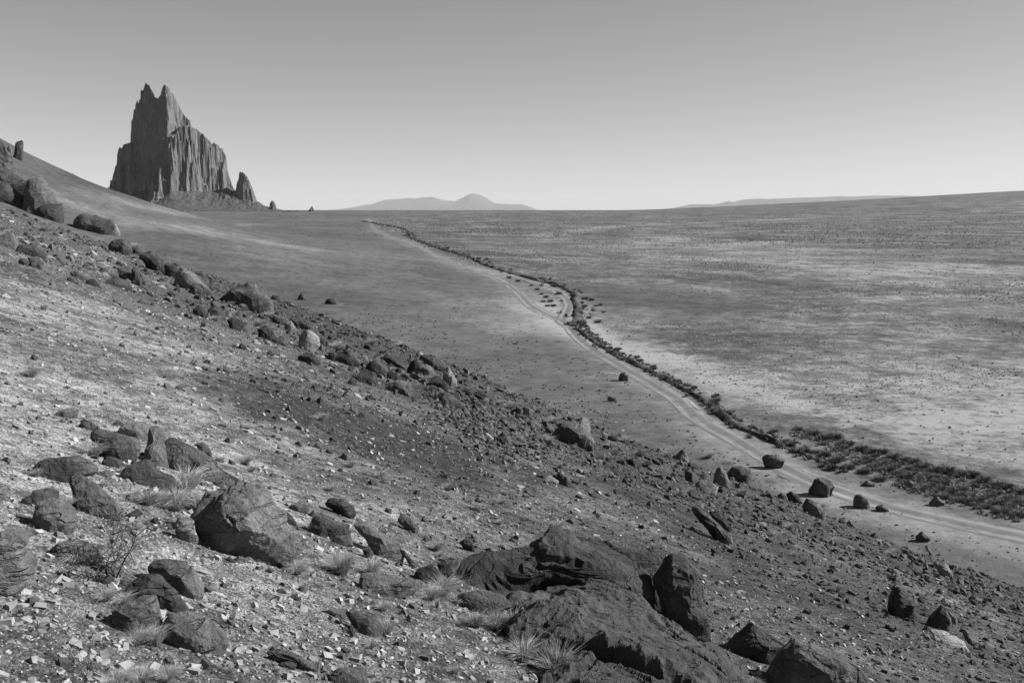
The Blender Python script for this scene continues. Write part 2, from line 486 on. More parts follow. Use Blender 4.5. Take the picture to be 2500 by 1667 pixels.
# ------------------------------------------------------------------ track, bank
def track_material():
    m, nt, b = newmat("rutted_dust")
    lk = nt.links.new
    geo = nd(nt, "ShaderNodeNewGeometry")
    ac = nd(nt, "ShaderNodeAttribute", attribute_name="across").outputs["Fac"]
    n = nd(nt, "ShaderNodeTexNoise", i_Scale=0.55, i_Detail=8.0, i_Roughness=0.75); lk(geo.outputs["Position"], n.inputs["Vector"])
    a = mth(nt, 'ABSOLUTE', mth(nt, 'ADD', ac, mth(nt, 'MULTIPLY', mth(nt, 'SUBTRACT', n.outputs["Fac"], 0.5), 0.5)))
    c = ramp(nt, a, [(0.0, 0.13), (0.3, 0.145), (0.5, 0.225), (0.72, 0.21), (0.95, 0.14)])
    c = mth(nt, 'MULTIPLY', c, ramp(nt, n.outputs["Fac"], [(0.3, 0.65), (0.7, 1.3)]))
    comb = nd(nt, "ShaderNodeCombineColor")
    for k in range(3): lk(c, comb.inputs[k])
    lk(comb.outputs[0], b.inputs["Base Color"])
    return m
M_TRACK = track_material()

def strip(line, width, lift, cross, name, mat, wob=0.0, seed=3):
    p = resample(line, 1.6)
    tg = np.gradient(p, axis=0); tg /= np.linalg.norm(tg, axis=1, keepdims=True)
    nv = np.stack([tg[:, 1], -tg[:, 0]], -1)
    K = len(cross); vs = []; ac = []
    for k, (off, up) in enumerate(cross):
        wv = width * (1 + wob * noise2(np.arange(len(p)) / 5.0, np.full(len(p), 3.0 * k), seed))
        q = p + nv * (off * wv)[:, None]
        fade = np.minimum(1, np.minimum(np.arange(len(p)), len(p) - 1 - np.arange(len(p))) / 8.0)
        z = H(q[:, 0], q[:, 1]) + lift + up * (fade if lift < 0.05 else 1) * (1 + (1.1 if lift < 0.05 else .5) * noise2(np.arange(len(p)) / 2.2, np.full(len(p), 1.7 * k), seed + 9))
        vs.append(np.concatenate([q, z[:, None]], 1)); ac.append(np.full(len(p), off * 2))
    V = np.stack(vs, 1).reshape(-1, 3)
    n = len(p)
    I = np.arange(n - 1)[:, None] * K; J = np.arange(K - 1)[None, :]
    Fs = np.stack([I + J, I + J + 1, I + K + J + 1, I + K + J], -1).reshape(-1, 4)
    me = mesh_np(name, V, Fs, True, {"across": np.stack(ac, 1).ravel(), "tone": np.full(len(V), 0.28), "stony": np.zeros(len(V)), "mottle": np.ones(len(V))})
    return link(name, me, mat)

cr = [(-0.7, -0.15), (-0.5, -0.01), (-0.42, 0.0), (-0.34, -0.03), (-0.26, -0.03), (-0.16, 0.0), (0, 0.03), (0.16, 0.0), (0.26, -0.03), (0.34, -0.03), (0.42, 0.0), (0.5, -0.01), (0.7, -0.15)]
o = tag(strip(TR_MAIN, 3.1, 0.035, cr, "dirt_track", M_TRACK, 0.12), kind="structure"); o["label"] = "pale rutted dirt track winding across the plain"
o = tag(strip(TR_LOOP, 3.1, 0.05, cr, "dirt_track", M_TRACK, 0.12, 5), kind="structure"); o["label"] = "short curved loop leaving the dirt track at the bend"
bc = [(-0.5, -0.35), (-0.34, 0.05), (-0.2, 0.22), (-0.06, 0.34), (0.1, 0.32), (0.25, 0.18), (0.4, 0.05), (0.5, -0.35)]
o = tag(strip(BANK, 1.9, -0.04, bc, "earth_bank", M_GROUND, 0.35, 6), kind="structure"); o["label"] = "low dark earth bank along the right side of the dirt track"

FARB = gp(" ".join("%g,%g" % (650 + .3614 * x, 430 + .3614 * y) for x, y in ((655, 306), (760, 325), (900, 350), (960, 375), (985, 420), (1080, 455), (1200, 500), (1330, 535), (1450, 590), (1600, 640), (1750, 680), (1880, 715), (2000, 745), (2090, 800), (2110, 900), (2090, 1000))))
o = tag(strip(FARB, 3.2, -0.04, [(a, b * 1.6) for a, b in bc], "earth_bank", M_GROUND, 0.4, 16), kind="structure"); o["label"] = "dark brushy bank beside the upper far part of the track"

# ------------------------------------------------------------------ far mountains
def far_range(name, label, D, uv, base_v, thick, seed):
    us = np.array([p[0] for p in uv], float); vs = np.array([p[1] for p in uv], float)
    k = D / FPX
    n = 260; m = 60
    U = np.linspace(us[0], us[-1], n)
    top = (513 - np.interp(U, us, vs)) * k + CAMZ
    X = (U - IMW / 2) * k
    Y = np.linspace(-1, 1, m)
    XX, YY = np.meshgrid(X, Y)
    T = np.interp(XX, X, top) - 18
    rid = np.abs(fbm2(XX / (D * .02) + 5, YY * 2.2 + 3, 4, seed))
    prof = np.clip(1 - np.abs(YY) ** 1.25, 0, 1)
    Z = 18 + T * prof * (1 - 0.45 * rid * np.abs(YY) * 2 * (1 - np.abs(YY))) - (np.abs(YY) > 0.98) * 30
    V = np.stack([XX, D + YY * thick, Z], -1).reshape(-1, 3)
    I = np.arange(m - 1)[:, None] * n; J = np.arange(n - 1)[None, :]
    Fs = np.stack([I + J, I + J + 1, I + n + J + 1, I + n + J], -1).reshape(-1, 4)
    o = link(name, mesh_np(name, V, Fs, True), M_FAR)
    o["label"] = label
    return tag(o, kind="structure")
far_range("mountains", "hazy far mountain range with one rounded peak on the horizon", 100000,
          [(826, 514), (845, 510), (880, 504), (893, 500), (905, 500), (925, 494), (945, 488), (975, 486), (1000, 484), (1020, 485), (1035, 482), (1060, 481), (1072, 486), (1085, 490), (1098, 490), (1112, 492), (1125, 486), (1140, 478), (1152, 473), (1165, 474), (1180, 479), (1195, 488), (1207, 496), (1225, 498), (1250, 499), (1275, 499), (1292, 505), (1312, 513)], 514, 9000, 4)
far_range("mesas", "low pale line of far mesas on the right horizon", 85000,
          [(1620, 512), (1680, 500), (1683, 499), (1740, 499), (1760, 495), (1772, 491), (1785, 494), (1800, 490), (1815, 487), (1845, 485), (1870, 486), (1900, 485), (1940, 483), (1990, 482), (2030, 480), (2080, 480), (2130, 478), (2190, 478), (2260, 480), (2330, 505)], 500, 7000, 9)

# ------------------------------------------------------------------ rock towers (height fields in metres)
def sdf_poly(x, y, poly):
    poly = np.array(poly, float)
    d = polydist(x, y, np.vstack([poly, poly[:1]]))
    return np.where(inpoly(x, y, poly), d, -d)

SD = 4000.0; SK = SD / FPX
TILT = 1.016                       # the camera looks a little down: pixel columns lean by this much up here
def SX(u): return (u - 440) * SK / TILT
def SZ(v):
    d_ = ray(440, v); return float(CAMZ + SD * d_[2] / d_[1])
SHEAR = (440 - IMW / 2) / FPX / 1.016        # the ridges run along the line of sight, as the photograph shows their profile
def tower_grid(x0, x1, y0, y1, step, towers, talus, seed):
    xs = np.arange(x0, x1 + step, step); ys = np.arange(y0, y1 + step, step)
    X, Y = np.meshgrid(xs, ys)
    wx = X + 7 * fbm2(X / 26, Y / 26, 3, seed); wy = Y + 7 * fbm2(X / 26 + 9, Y / 26, 3, seed + 5)
    fl = (1 - np.abs(noise2(wx / 34, wy / 34, seed + 1)) * 2) * 15 + (1 - np.abs(noise2(wx / 15, wy / 15, seed + 2)) * 2) * 7 + noise2(wx / 6, wy / 6, seed + 3) * 5.0 + noise2(wx / 3.6, wy / 3.6, seed + 4) * 3.0
    crag = np.abs(noise2(wx / 13, wy / 13, seed + 7)) * 20 + np.abs(noise2(wx / 6, wy / 6, seed + 8)) * 9
    fl = fl * np.clip(0.75 + 0.9 * fbm2(X / 90, Y / 90, 2, seed + 30), .2, 1.5)
    Z = np.full(X.shape, -1e9)
    for poly, tu, tv, K, z0, cg, flk in towers:
        d = sdf_poly(X, Y, poly) + fl * flk
        T = np.interp(X - Y * SHEAR, [SX(u) for u in tu], [SZ(v) for v in tv]) - crag * cg + 4 * cg
        wall = np.where(d > 0, z0 + K * d, z0 + 1.2 * d)
        led = wall / 17.0 + 1.2 * noise2(wx / 40, wy / 40, seed + 13)
        wall = wall + (5 * noise2(wx / 9, wy / 9, seed + 12) + 5 * noise2(wx / 4.5, wy / 4.5, seed + 14) + 7 * (np.abs(led - np.floor(led) - .5) * 2)) * (d > 0)
        Z = np.maximum(Z, np.minimum(T, wall))
    if talus:
        poly, h0, fall = talus
        d = -sdf_poly(X, Y, poly) - 5 * fl / 15
        tz = 14 + h0 * np.exp(-np.maximum(d, 0) / fall) + 2.2 * fbm2(X / 12, Y / 30, 3, seed + 20) + 3 * noise2(X / 40, Y / 40, seed + 21)
        Tt = tz
    else:
        Tt = None
    return xs, ys, X, Y, Z, Tt

def grid_mesh(name, X, Y, Z, ox, oy, oz=0.0):
    m, n = X.shape
    V = np.stack([X - ox, Y - oy, Z - oz], -1).reshape(-1, 3)
    I = np.arange(m - 1)[:, None] * n; J = np.arange(n - 1)[None, :]
    Fs = np.stack([I + J, I + J + 1, I + n + J + 1, I + n + J], -1).reshape(-1, 4)
    return V, Fs

def drop_low(V, Fs, keep):
    kf = keep[Fs].any(1)
    Fs = Fs[kf]
    used = np.unique(Fs); mp = np.full(len(V), -1); mp[used] = np.arange(len(used))
    return V[used], mp[Fs]

CX, CY = (440 - IMW / 2) * SK / TILT, SD
P_UP = [(SX(286), 90), (SX(300), 26), (SX(345), -30), (SX(398), -72), (SX(430), -104), (SX(452), -40), (SX(468), 30), (SX(492), 120), (SX(485), 190), (SX(400), 190), (SX(310), 170)]
P_LO = [(SX(248), 90), (SX(262), 0), (SX(306), -58), (SX(370), -88), (SX(415), -120), (SX(446), -150), (SX(466), -100), (SX(494), -30), (SX(526), 40), (SX(560), 130), (SX(572), 200), (SX(480), 220), (SX(350), 180), (SX(290), 140)]
P_BUT = [(SX(388), -128), (SX(402), -165), (SX(418), -185), (SX(432), -165), (SX(430), -120), (SX(404), -100)]
up_u = [302, 312, 313, 318, 323, 326, 329, 333, 335, 341, 343, 345, 349, 350, 356, 360, 364, 372, 381, 384, 392, 399, 403, 409, 421, 422, 430, 435, 443, 452, 457, 467, 471, 483, 490]
up_v = [450, 325, 284, 266, 260, 273, 257, 262, 240, 243, 255, 237, 241, 216, 217, 204, 200, 208, 226, 237, 240, 231, 215, 206, 215, 227, 229, 240, 256, 276, 283, 289, 310, 318, 430]
lo_u = [238, 252, 262, 266, 269, 276, 278, 284, 285, 289, 297, 303, 310, 330, 380, 430, 440, 452, 471, 483, 499, 513, 520, 526, 542, 549, 554, 556, 562, 568, 575]
lo_v = [462, 452, 444, 440, 428, 420, 407, 402, 376, 358, 361, 353, 352, 345, 345, 330, 312, 308, 309, 315, 327, 341, 350, 344, 357, 361, 374, 408, 430, 452, 470]
but_u = [384, 392, 395, 400, 410, 420, 430, 436]
but_v = [470, 400, 366, 405, 422, 440, 462, 472]
xs, ys, X, Y, Z, T = tower_grid(SX(205), SX(700), -340, 330, 2.5,
    [(P_UP, up_u, up_v, 6.0, 110.0, 0.5, 1.0), (P_LO, lo_u, lo_v, 5.0, 80.0, 0.6, 1.25), (P_BUT, but_u, but_v, 5.0, 75.0, 0.5, 0.6)],
    ([(SX(276), 70), (SX(286), 5), (SX(320), -48), (SX(370), -88), (SX(415), -120), (SX(446), -150), (SX(470), -112), (SX(500), -62), (SX(530), -22), (SX(566), 40), (SX(560), 140), (SX(480), 190), (SX(350), 180), (SX(290), 140)], 84, 85), 120)
root = bpy.data.objects.new("rock_monolith", None); COL.objects.link(root)
root.location = (CX, CY, 20.0)
tag(root, "huge jagged rock tower with twin peaks rising from the plain", "rock tower")
V, Fs = grid_mesh("cliff", X, Y, Z, 0, 0, 20)
V, Fs = drop_low(V, Fs, (Z > T - 12).ravel())
o = link("cliff", mesh_np("cliff", V, Fs, False), M_CLIFF, parent=root)
ridgeR = 26 * np.exp(-((Y + 20) / 60) ** 2) * sm(X, SX(520), SX(560)) * (1 - sm(X, SX(600), SX(668))) * (1 + .3 * noise2(X / 9, Y / 9, 5))
T2 = T + ridgeR
V, Fs = grid_mesh("talus", X, Y, T2, 0, 0, 20)
V, Fs = drop_low(V, Fs, (T2 > np.minimum(H(X + CX, Y + CY), 60) - 4).ravel())
o = link("talus", mesh_np("talus", V, Fs, True), M_TALUS, parent=root)

def spire(name, label, uv, ydepth, thick, cat, seed, base=30.0, D=SD, zoff=0.0):
    us = [p[0] for p in uv]; vs = [p[1] for p in uv]
    k = D / FPX
    x0 = SX(us[0]); x1 = SX(us[-1])
    mid = (x0 + x1) / 2; hw = (x1 - x0) / 2
    poly = [(x0, 0), (x0 + hw * .3, -thick * .6), (mid, -thick), (x1 - hw * .3, -thick * .5), (x1, 0), (x1 - hw * .3, thick), (x0 + hw * .3, thick)]
    xs, ys, X, Y, Z, T = tower_grid(x0 - 8, x1 + 8, -thick - 10, thick + 10, max(hw / 60.0, 0.5), [(poly, us, vs, 4.2, base, 0.3, 0.45 * min(1, hw / 40))], None, seed)
    hb = H(CX + mid, CY + ydepth)
    V, Fs = grid_mesh(name, X, Y, Z, mid, 0, hb)
    V, Fs = drop_low(V, Fs, (Z > hb - 14).ravel())
    o = link(name, mesh_np(name, V, Fs, False), M_CLIFF, loc=(CX + mid, CY + ydepth, hb))
    return tag(o, label, cat)
spire("rock_spire", "dark pointed rock spire just right of the huge rock tower", [(566, 485), (571, 448), (577, 428), (582, 417), (586, 416), (590, 422), (593, 420), (604, 432), (610, 445), (615, 457), (621, 476), (627, 494), (631, 503)], -15, 42, "rock spire", 140)
spire("rock_butte", "small rounded dark rock knob at the right end of the tower's talus", [(653, 506), (655, 496), (660, 491), (666, 491), (670, 499), (674, 512)], -10, 16, "rock", 150, base=20)
spire("rock_butte", "tiny lone rock cone on the horizon between the tower and the mountains", [(749, 514), (753, 508), (756, 504), (759, 504), (761, 509), (765, 514)], 0, 12, "rock", 160, base=16)

# ------------------------------------------------------------------ boulders, from outlines read off the photograph
ZR = {"A": (0, 380, .2168), "B": (400, 620, .2168), "C": (800, 820, .2168), "D": (0, 980, .2168), "E": (400, 1040, .2168),
      "F": (0, 1300, .2341), "G": (500, 1300, .2341), "H": (800, 1180, .2168), "K": (1650, 1080, .2168), "L": (1960, 1330, .215),
      "M": (1720, 1000, .3316), "N": (1240, 620, .2168), "O": (1280, 900, .2168), "Q": (1600, 900, .4891), "P": (0, 0, 1.0)}
_ico = {}
def ico(k):
    if k not in _ico:
        bm = bmesh.new(); bmesh.ops.create_icosphere(bm, subdivisions=k, radius=1.0)
        v = np.array([q.co[:] for q in bm.verts]); f = np.array([[q.index for q in t.verts] for t in bm.faces])
        bm.free(); _ico[k] = (v, f)
    return _ico[k]

def base_of(pts, base=None):
    if base is not None: return base
    pts = np.array(pts, float)
    lo = pts[np.argsort(-pts[:, 1])[:max(2, len(pts) // 4)]]
    return (lo[:, 0].mean(), pts[:, 1].max() - 0.06 * np.ptp(pts[:, 1]))

def outline_body(pts, flat, thick, seed, rough=1.0, detail=None, bp=None, base=None, box=0.62, facets=11, sink=0.22, faces=None, grow=1.1):
    """a solid rock whose outline, seen from where the photograph was taken, is pts; it stands where its foot meets the ground"""
    r = np.random.default_rng(seed)
    pts = np.array(pts, float)
    N = Hn(np.array([bp[0]]), np.array([bp[1]]), 0.4)[0]
    vh = np.array([bp[0], bp[1], 0.0]); vh /= np.linalg.norm(vh)
    n = (1 - flat) * (-vh) + flat * N; n /= np.linalg.norm(n)
    cpos = np.array([0, 0, CAMZ])
    def onplane(u, v):
        d = ray(u, v); den = d @ n
        t = ((bp - cpos) @ n) / np.minimum(den, -0.06)
        return cpos + d * t[:, None]
    # dense outline
    q = np.vstack([pts, pts[:1]]); seg = np.hypot(*np.diff(q, axis=0).T); tt = np.concatenate([[0], np.cumsum(seg)])
    ss = np.linspace(0, tt[-1], 160, endpoint=False)
    uv = np.stack([np.interp(ss, tt, q[:, 0]), np.interp(ss, tt, q[:, 1])], -1)
    P = onplane(uv[:, 0], uv[:, 1])
    C = P.mean(0)
    ex = np.cross(np.array([0, 0, 1.0]), n); 
    if np.linalg.norm(ex) < 0.05: ex = np.array([1.0, 0, 0])
    ex /= np.linalg.norm(ex); ey = np.cross(n, ex)
    la, lb = (P - C) @ ex, (P - C) @ ey
    ang = np.arctan2(lb, la); R = np.hypot(la, lb)
    bins = np.full(180, np.nan)
    for a, rr_ in zip(ang, R):
        k = int((a + np.pi) / (2 * np.pi) * 180) % 180
        bins[k] = rr_ if np.isnan(bins[k]) else max(bins[k], rr_)
    good = ~np.isnan(bins); idx = np.arange(180)
    bins = np.interp(idx, np.concatenate([idx[good] - 180, idx[good], idx[good] + 180]), np.tile(bins[good], 3))
    bins = (np.roll(bins, 1) + 2 * bins + np.roll(bins, -1)) / 4
    bins = bins * grow
    area = 0.5 * np.sum(bins ** 2) * 2 * np.pi / 180
    size = math.sqrt(area)
    pxs = math.sqrt(np.ptp(pts[:, 0]) * np.ptp(pts[:, 1]))
    if detail is None: detail = 5 if pxs > 115 else (4 if pxs > 32 else 3)
    v, f = ico(detail)
    rho = np.hypot(v[:, 0], v[:, 1]) + 1e-9
    phi = np.arctan2(v[:, 1], v[:, 0])
    rp = rho ** box; cc = np.sign(v[:, 2]) * np.abs(v[:, 2]) ** box
    w = np.stack([rp * np.cos(phi), rp * np.sin(phi), cc], -1)
    planes = []
    if faces: planes += [np.array(q, float) for q in faces]
    elif facets > 5:                      # a shaded left face and a lit right shoulder, met by a sharp arris
        for m in ((-.62, .10, .70), (.62, .40, .55), (.05, -.55, .80), (-.2, .8, .5)):
            planes.append(np.array(m) + r.normal(size=3) * .15)
    for k in range(facets):
        m = r.normal(size=3); m[2] = abs(m[2]) * .8 + .25; planes.append(m * (np.array([1, 1, 1]) if r.random() < .75 else np.array([1, 1, -1])))
    for m in planes:
        m = m / np.linalg.norm(m); pl = math.hypot(m[0], m[1])
        h = pl * r.uniform(.78, 1.02) + (1 - pl) * r.uniform(.45, .9)
        lim = (h - w[:, 0] * m[0] - w[:, 1] * m[1]) / abs(m[2])
        lim = np.maximum(lim, .10 * np.abs(v[:, 2]))
        if m[2] > 0: w[:, 2] = np.where(w[:, 2] > 0, np.minimum(w[:, 2], lim), w[:, 2])
        else: w[:, 2] = np.where(w[:, 2] < 0, np.maximum(w[:, 2], -lim), w[:, 2])
    if facets > 5:                      # broken corners
        for k in range(12):
            m = r.normal(size=3); m[2] = abs(m[2]) + .15; m /= np.linalg.norm(m)
            pr = w @ m; h = pr.max() * r.uniform(.80, .93)
            w -= np.where(pr > h, pr - h, 0)[:, None] * m * .97
    ph2 = np.arctan2(w[:, 1], w[:, 0]); rh2 = np.hypot(w[:, 0], w[:, 1])
    kk = (ph2 + np.pi) / (2 * np.pi) * 180 - 0.5
    Rv = np.interp(kk, np.arange(-1, 181), np.concatenate([[bins[-1]], bins, [bins[0]]]))
    th = thick * size * 0.5
    wp = C + (rh2 * Rv * np.cos(ph2))[:, None] * ex + (rh2 * Rv * np.sin(ph2))[:, None] * ey + (w[:, 2] * th)[:, None] * n
    # rough, chipped surface
    nn = w / (np.linalg.norm(w, axis=1, keepdims=True) + 1e-9)
    dirw = nn[:, :1] * ex + nn[:, 1:2] * ey + nn[:, 2:] * n
    pp = (wp - C) / size + seed * 3.17
    dsp = 0.035 * fbm3(pp * 2.0, 3, seed) + 0.03 * (0.5 - np.abs(fbm3(pp * 4.5, 3, seed + 7)) * 1.6)
    blk = noise3(pp * 2.4 + 5, seed + 31) * 2.6
    dsp = dsp + (0.05 if facets > 5 else 0.0) * (np.floor(blk) + sm(blk - np.floor(blk), .0, .22)) / 2.6
    # bedding steps
    bd = pp @ (N * 0.9 + 0.35 * dirw.mean(0)); st = np.floor(bd * 9 + 1.5 * noise3(pp * 1.3, seed + 3)); 
    dsp = dsp + (0.016 if facets > 5 else 0.006) * _h(st.astype(np.int64), st.astype(np.int64) * 0, st.astype(np.int64) * 0, seed)
    if detail >= 5: dsp = dsp + 0.014 * fbm3(pp * 12, 3, seed + 17) - 0.03 * np.clip(0.06 - np.abs(noise3(pp * 2.6, seed + 23)), 0, 1) / 0.06
    if detail >= 6: dsp = dsp + 0.006 * fbm3(pp * 38, 2, seed + 27)
    edge = 0.45 + 0.55 * np.abs(w[:, 2])
    wp = wp + dirw * (dsp * size * rough * edge)[:, None]
    # foot goes into the ground
    hgt = np.ptp(wp @ N)
    low = 1 - sm((wp - bp) @ N, -0.1 * hgt, 0.35 * hgt)
    wp = wp - N * (low * sink * hgt)[:, None]
    return wp, f, bp, size

def poly_of(reg, txt):
    ox, oy, k = ZR[reg]
    return [(ox + k * float(a), oy + k * float(b)) for a, b in (p.split(",") for p in txt.split())]

MATS = {"d": M_DARK, "m": M_MID, "p": M_PALE, "l": M_LICHEN}
QUEUE = []
def boulder(*a, **kw): QUEUE.append((a, kw))
def make_boulder(bp, reg, txt, mat, flat, thick, label, name="boulder", cat="boulder", group=None, parent=None, ploc=None, **kw):
    global _bs
    _bs += 1
    if reg in "ABC" and "grow" not in kw: kw["grow"] = 1.22
    if reg in "ABC" and mat == "m" and _bs % 2: mat = "d"
    wp, f, bp, size = outline_body(poly_of(reg, txt), flat, thick, 400 + _bs, bp=bp, **kw)
    org = bp if ploc is None else np.array(ploc)
    me = mesh_np(name, wp - org, f, False)
    o = link(name, me, MATS[mat], loc=tuple(bp) if parent is None else (0, 0, 0), parent=parent)
    if parent is None: tag(o, label, cat, group)
    elif label: o["label"] = label
    return o
_bs = 0

# the big outcrop low in the middle: one rock mass of several slabs
P0, _ = hit([1400], [1560])
out = bpy.data.objects.new("rock_outcrop", None); COL.objects.link(out); out.location = tuple(P0[0])
tag(out, "biggest dark layered rock outcrop in the foreground, with deep black hollows", "outcrop")
for reg, txt, mat, flat, thick, lab, nm, kw in (
    ("P", "1095,1417 1112,1391 1127,1368 1168,1357 1194,1350 1244,1337 1318,1318 1342,1306 1364,1311 1398,1322 1411,1332 1433,1331 1472,1339 1515,1361 1559,1389 1574,1403 1586,1431 1585,1464 1540,1462 1480,1455 1400,1450 1330,1440 1260,1450 1230,1462 1190,1478 1150,1465 1110,1445", "d", .55, .5, "rounded crusted dome on top of the outcrop", "dome", dict(detail=6, rough=1.9, facets=14, base=(1260, 1462), faces=[(-.5, .25, .8), (.45, .5, .7), (.2, -.75, .5), (.7, -.3, .6)])),
    ("P", "1240,1400 1290,1386 1347,1385 1405,1398 1445,1417 1499,1429 1540,1450 1580,1490 1530,1510 1465,1492 1455,1462 1400,1432 1330,1412", "d", .62, .42, "overhanging ledge above the black hollow", "ledge", dict(base=(1480, 1500))),
    ("P", "1208,1490 1220,1459 1233,1446 1266,1443 1290,1450 1309,1441 1342,1448 1346,1462 1392,1467 1418,1491 1390,1512 1353,1524 1298,1518 1250,1508 1218,1498", "m", .7, .5, None, "slab", dict()),
    ("P", "1330,1322 1345,1306 1380,1304 1436,1314 1500,1326 1569,1340 1640,1358 1660,1385 1610,1420 1550,1400 1500,1372 1430,1345", "d", .35, .45, None, "rim", dict(base=(1560, 1420))),
    ("P", "1625,1362 1645,1357 1675,1366 1703,1389 1712,1431 1728,1499 1748,1562 1715,1560 1672,1540 1640,1510 1610,1470 1600,1420", "d", .25, .7, None, "rim", dict(base=(1690, 1560))),
    ("P", "1555,1398 1600,1375 1650,1392 1665,1450 1660,1515 1600,1492 1570,1450", "d", .45, .5, None, "rim", dict()),
    ("P", "1120,1450 1170,1440 1230,1452 1250,1480 1200,1500 1140,1492", "d", .5, .5, None, "slab", dict()),
    ):
    boulder(reg, txt, "d" if mat == "d" else mat, flat, thick, lab, name=nm, parent=out, ploc=P0[0], grow=1.04, **kw)

def cracked_sheet(name, label, txt, parent, org, lift, thick, seeds, seed, step=0.012):
    """a low continuous bedrock mass, broken into plates of uneven height along open joints"""
    r = np.random.default_rng(seed)
    pp = np.array(poly_of("P", txt))
    g, _ = hit(pp[:, 0], pp[:, 1], lift=lift); poly = g[:, :2]
    lo, hi = poly.min(0) - .08, poly.max(0) + .08
    X, Y = np.meshgrid(np.arange(lo[0], hi[0], step), np.arange(lo[1], hi[1], step))
    wx = X + .10 * fbm2(X * 3, Y * 3, 4, seed) + .03 * fbm2(X * 14, Y * 14, 3, seed + 3); wy = Y + .10 * fbm2(X * 3 + 7, Y * 3, 4, seed + 5) + .03 * fbm2(X * 14, Y * 14 + 5, 3, seed + 6)
    d = sdf_poly(wx, wy, poly)
    cs = np.stack([r.uniform(lo[0], hi[0], seeds), r.uniform(lo[1], hi[1], seeds)], -1)
    th = .55; ca, sa = math.cos(th), math.sin(th)
    def met(ax, ay): return np.hypot((ax * ca + ay * sa) * .62, (-ax * sa + ay * ca) * 1.25)
    D = np.stack([met(wx - c[0], wy - c[1]) for c in cs]); o_ = np.argsort(D, 0)
    f1 = np.take_along_axis(D, o_[:1], 0)[0]; f2 = np.take_along_axis(D, o_[1:2], 0)[0]; ci = o_[0]
    off = r.uniform(-.07, .06, seeds); gx_ = r.uniform(-.10, .04, seeds); gy_ = r.uniform(-.08, .06, seeds)
    def pl_(c): return off[c] + gx_[c] * (X - cs[c, 0]) + gy_[c] * (Y - cs[c, 1])
    mixq = .5 + .5 * sm(f2 - f1, 0, .10)
    plate = pl_(ci) * mixq + pl_(o_[1]) * (1 - mixq)
    open_ = sm(fbm2(X * 2, Y * 2, 2, seed + 8), -.25, .2)
    crack = (1 - sm(f2 - f1, .0, .06)) * .09 * open_
    lay = fbm2(wx * 2.2, wy * 2.2, 3, seed + 11) * 5; lay = (np.floor(lay) + sm(lay - np.floor(lay), 0, .12)) * .016
    h = np.clip(d / .42, 0, 1) ** .75 * (thick + plate) + lay - crack + .016 * fbm2(X * 16, Y * 16, 4, seed + 14) + .012 * (np.abs(fbm2(X * 7, Y * 7, 3, seed + 15)))
    h = np.where(d > 0, np.maximum(h, -.05), -.12)
    Z = H(X, Y) + h
    V, Fs = grid_mesh(name, X, Y, Z, org[0], org[1], org[2])
    V, Fs = drop_low(V, Fs, (d > -.01).ravel())
    o = link(name, mesh_np(name, V, Fs, False), M_DARK, parent=parent)
    if label: o["label"] = label
    return o
cracked_sheet("slab", "long cracked sheet of bedrock running down to the lower frame edge", "1225,1485 1255,1440 1300,1405 1400,1400 1500,1432 1590,1464 1680,1527 1745,1564 1840,1630 1915,1692 1900,1800 1330,1800 1316,1690 1312,1620 1330,1560 1290,1530 1240,1512", out, P0[0], .16, .24, 15, 71)
B = boulder
# left edge outcrop
B("P", "-90,330 -40,322 5,350 22,385 46,440 76,462 30,470 -20,466 -90,470", "m", .42, .55, "tall leaning pale-topped slab at the left picture edge", "flat_rock", "rock")
B("A", "-120,330 0,310 100,330 200,420 300,500 280,600 150,585 0,540 -120,520", "d", .42, .55, "smooth dark slab under the leaning slab at the left edge", "flat_rock", "rock")
B("A", "330,300 430,255 520,330 590,455 622,560 600,660 490,700 380,690 290,630 300,480", "m", .42, .55, "cracked grey outcrop high on the left above the plain", "boulder", "outcrop", box=.6)
B("A", "470,590 560,560 680,565 700,680 706,775 650,765 560,730 480,712", "m", .42, .55, "squared grey block at the foot of the cracked left outcrop", box=.5)
B("A", "865,760 890,710 970,675 1110,690 1180,715 1240,730 1250,800 1215,895 1090,880 1000,845 890,815", "d", .2, .85, "blocky dark boulder with a black left face on the upper left ridge line", box=.55)
B("A", "1240,800 1300,770 1345,850 1355,900 1250,880", "p", .2, .7, "pale stone leaning on the right of the upper left black-faced boulder", "stone", "stone")
B("A", "1250,1020 1280,975 1370,945 1450,985 1480,1110 1430,1140 1330,1100", "d", .2, .8, "cracked dark boulder next below the black-faced boulder on the left ridge line")
B("A", "1495,1060 1540,1030 1580,1050 1635,1120 1570,1140 1505,1130", "d", .2, .8, "small dark boulder beyond a thin grass tuft on the left ridge line")
B("A", "1590,1150 1640,1115 1700,1088 1780,1128 1850,1215 1868,1325 1740,1305 1670,1230", "d", .2, .8, "rounded dark boulder with a grey facet on the left ridge line")
B("A", "1870,1245 1950,1225 2060,1320 2040,1390 1990,1410 1900,1370", "m", .3, .7, "low grey boulder with a pale cap stone on the left ridge line")
B("B", "155,315 190,240 220,172 265,195 330,228 430,320 540,440 480,465 380,450 280,405 210,380", "m", .2, .7, "tall pointed boulder, black on the left and pale on the right side", box=.6)
B("B", "305,380 340,332 430,385 445,465 350,462", "d", .25, .8, "small dark rock in front of the pointed black-and-pale boulder")
B("A", "-60,960 40,900 130,880 205,960 195,1045 0,1035 -60,1030", "m", .45, .6, "broad dark rock cut by the left picture edge below the outcrop")
B("A", "185,1080 240,1020 400,1028 470,1078 512,1150 485,1195 380,1150 230,1120", "d", .35, .7, "dark boulder with a black underside near the left edge")
B("A", "330,1155 410,1138 490,1200 470,1275 360,1240", "m", .3, .8, "grey round stone below the dark boulder near the left edge", "stone", "stone")
B("A", "218,1175 280,1148 328,1200 295,1235 230,1212", "m", .3, .8, "smaller round stone beside the grey round stone near the left edge", "stone", "stone")
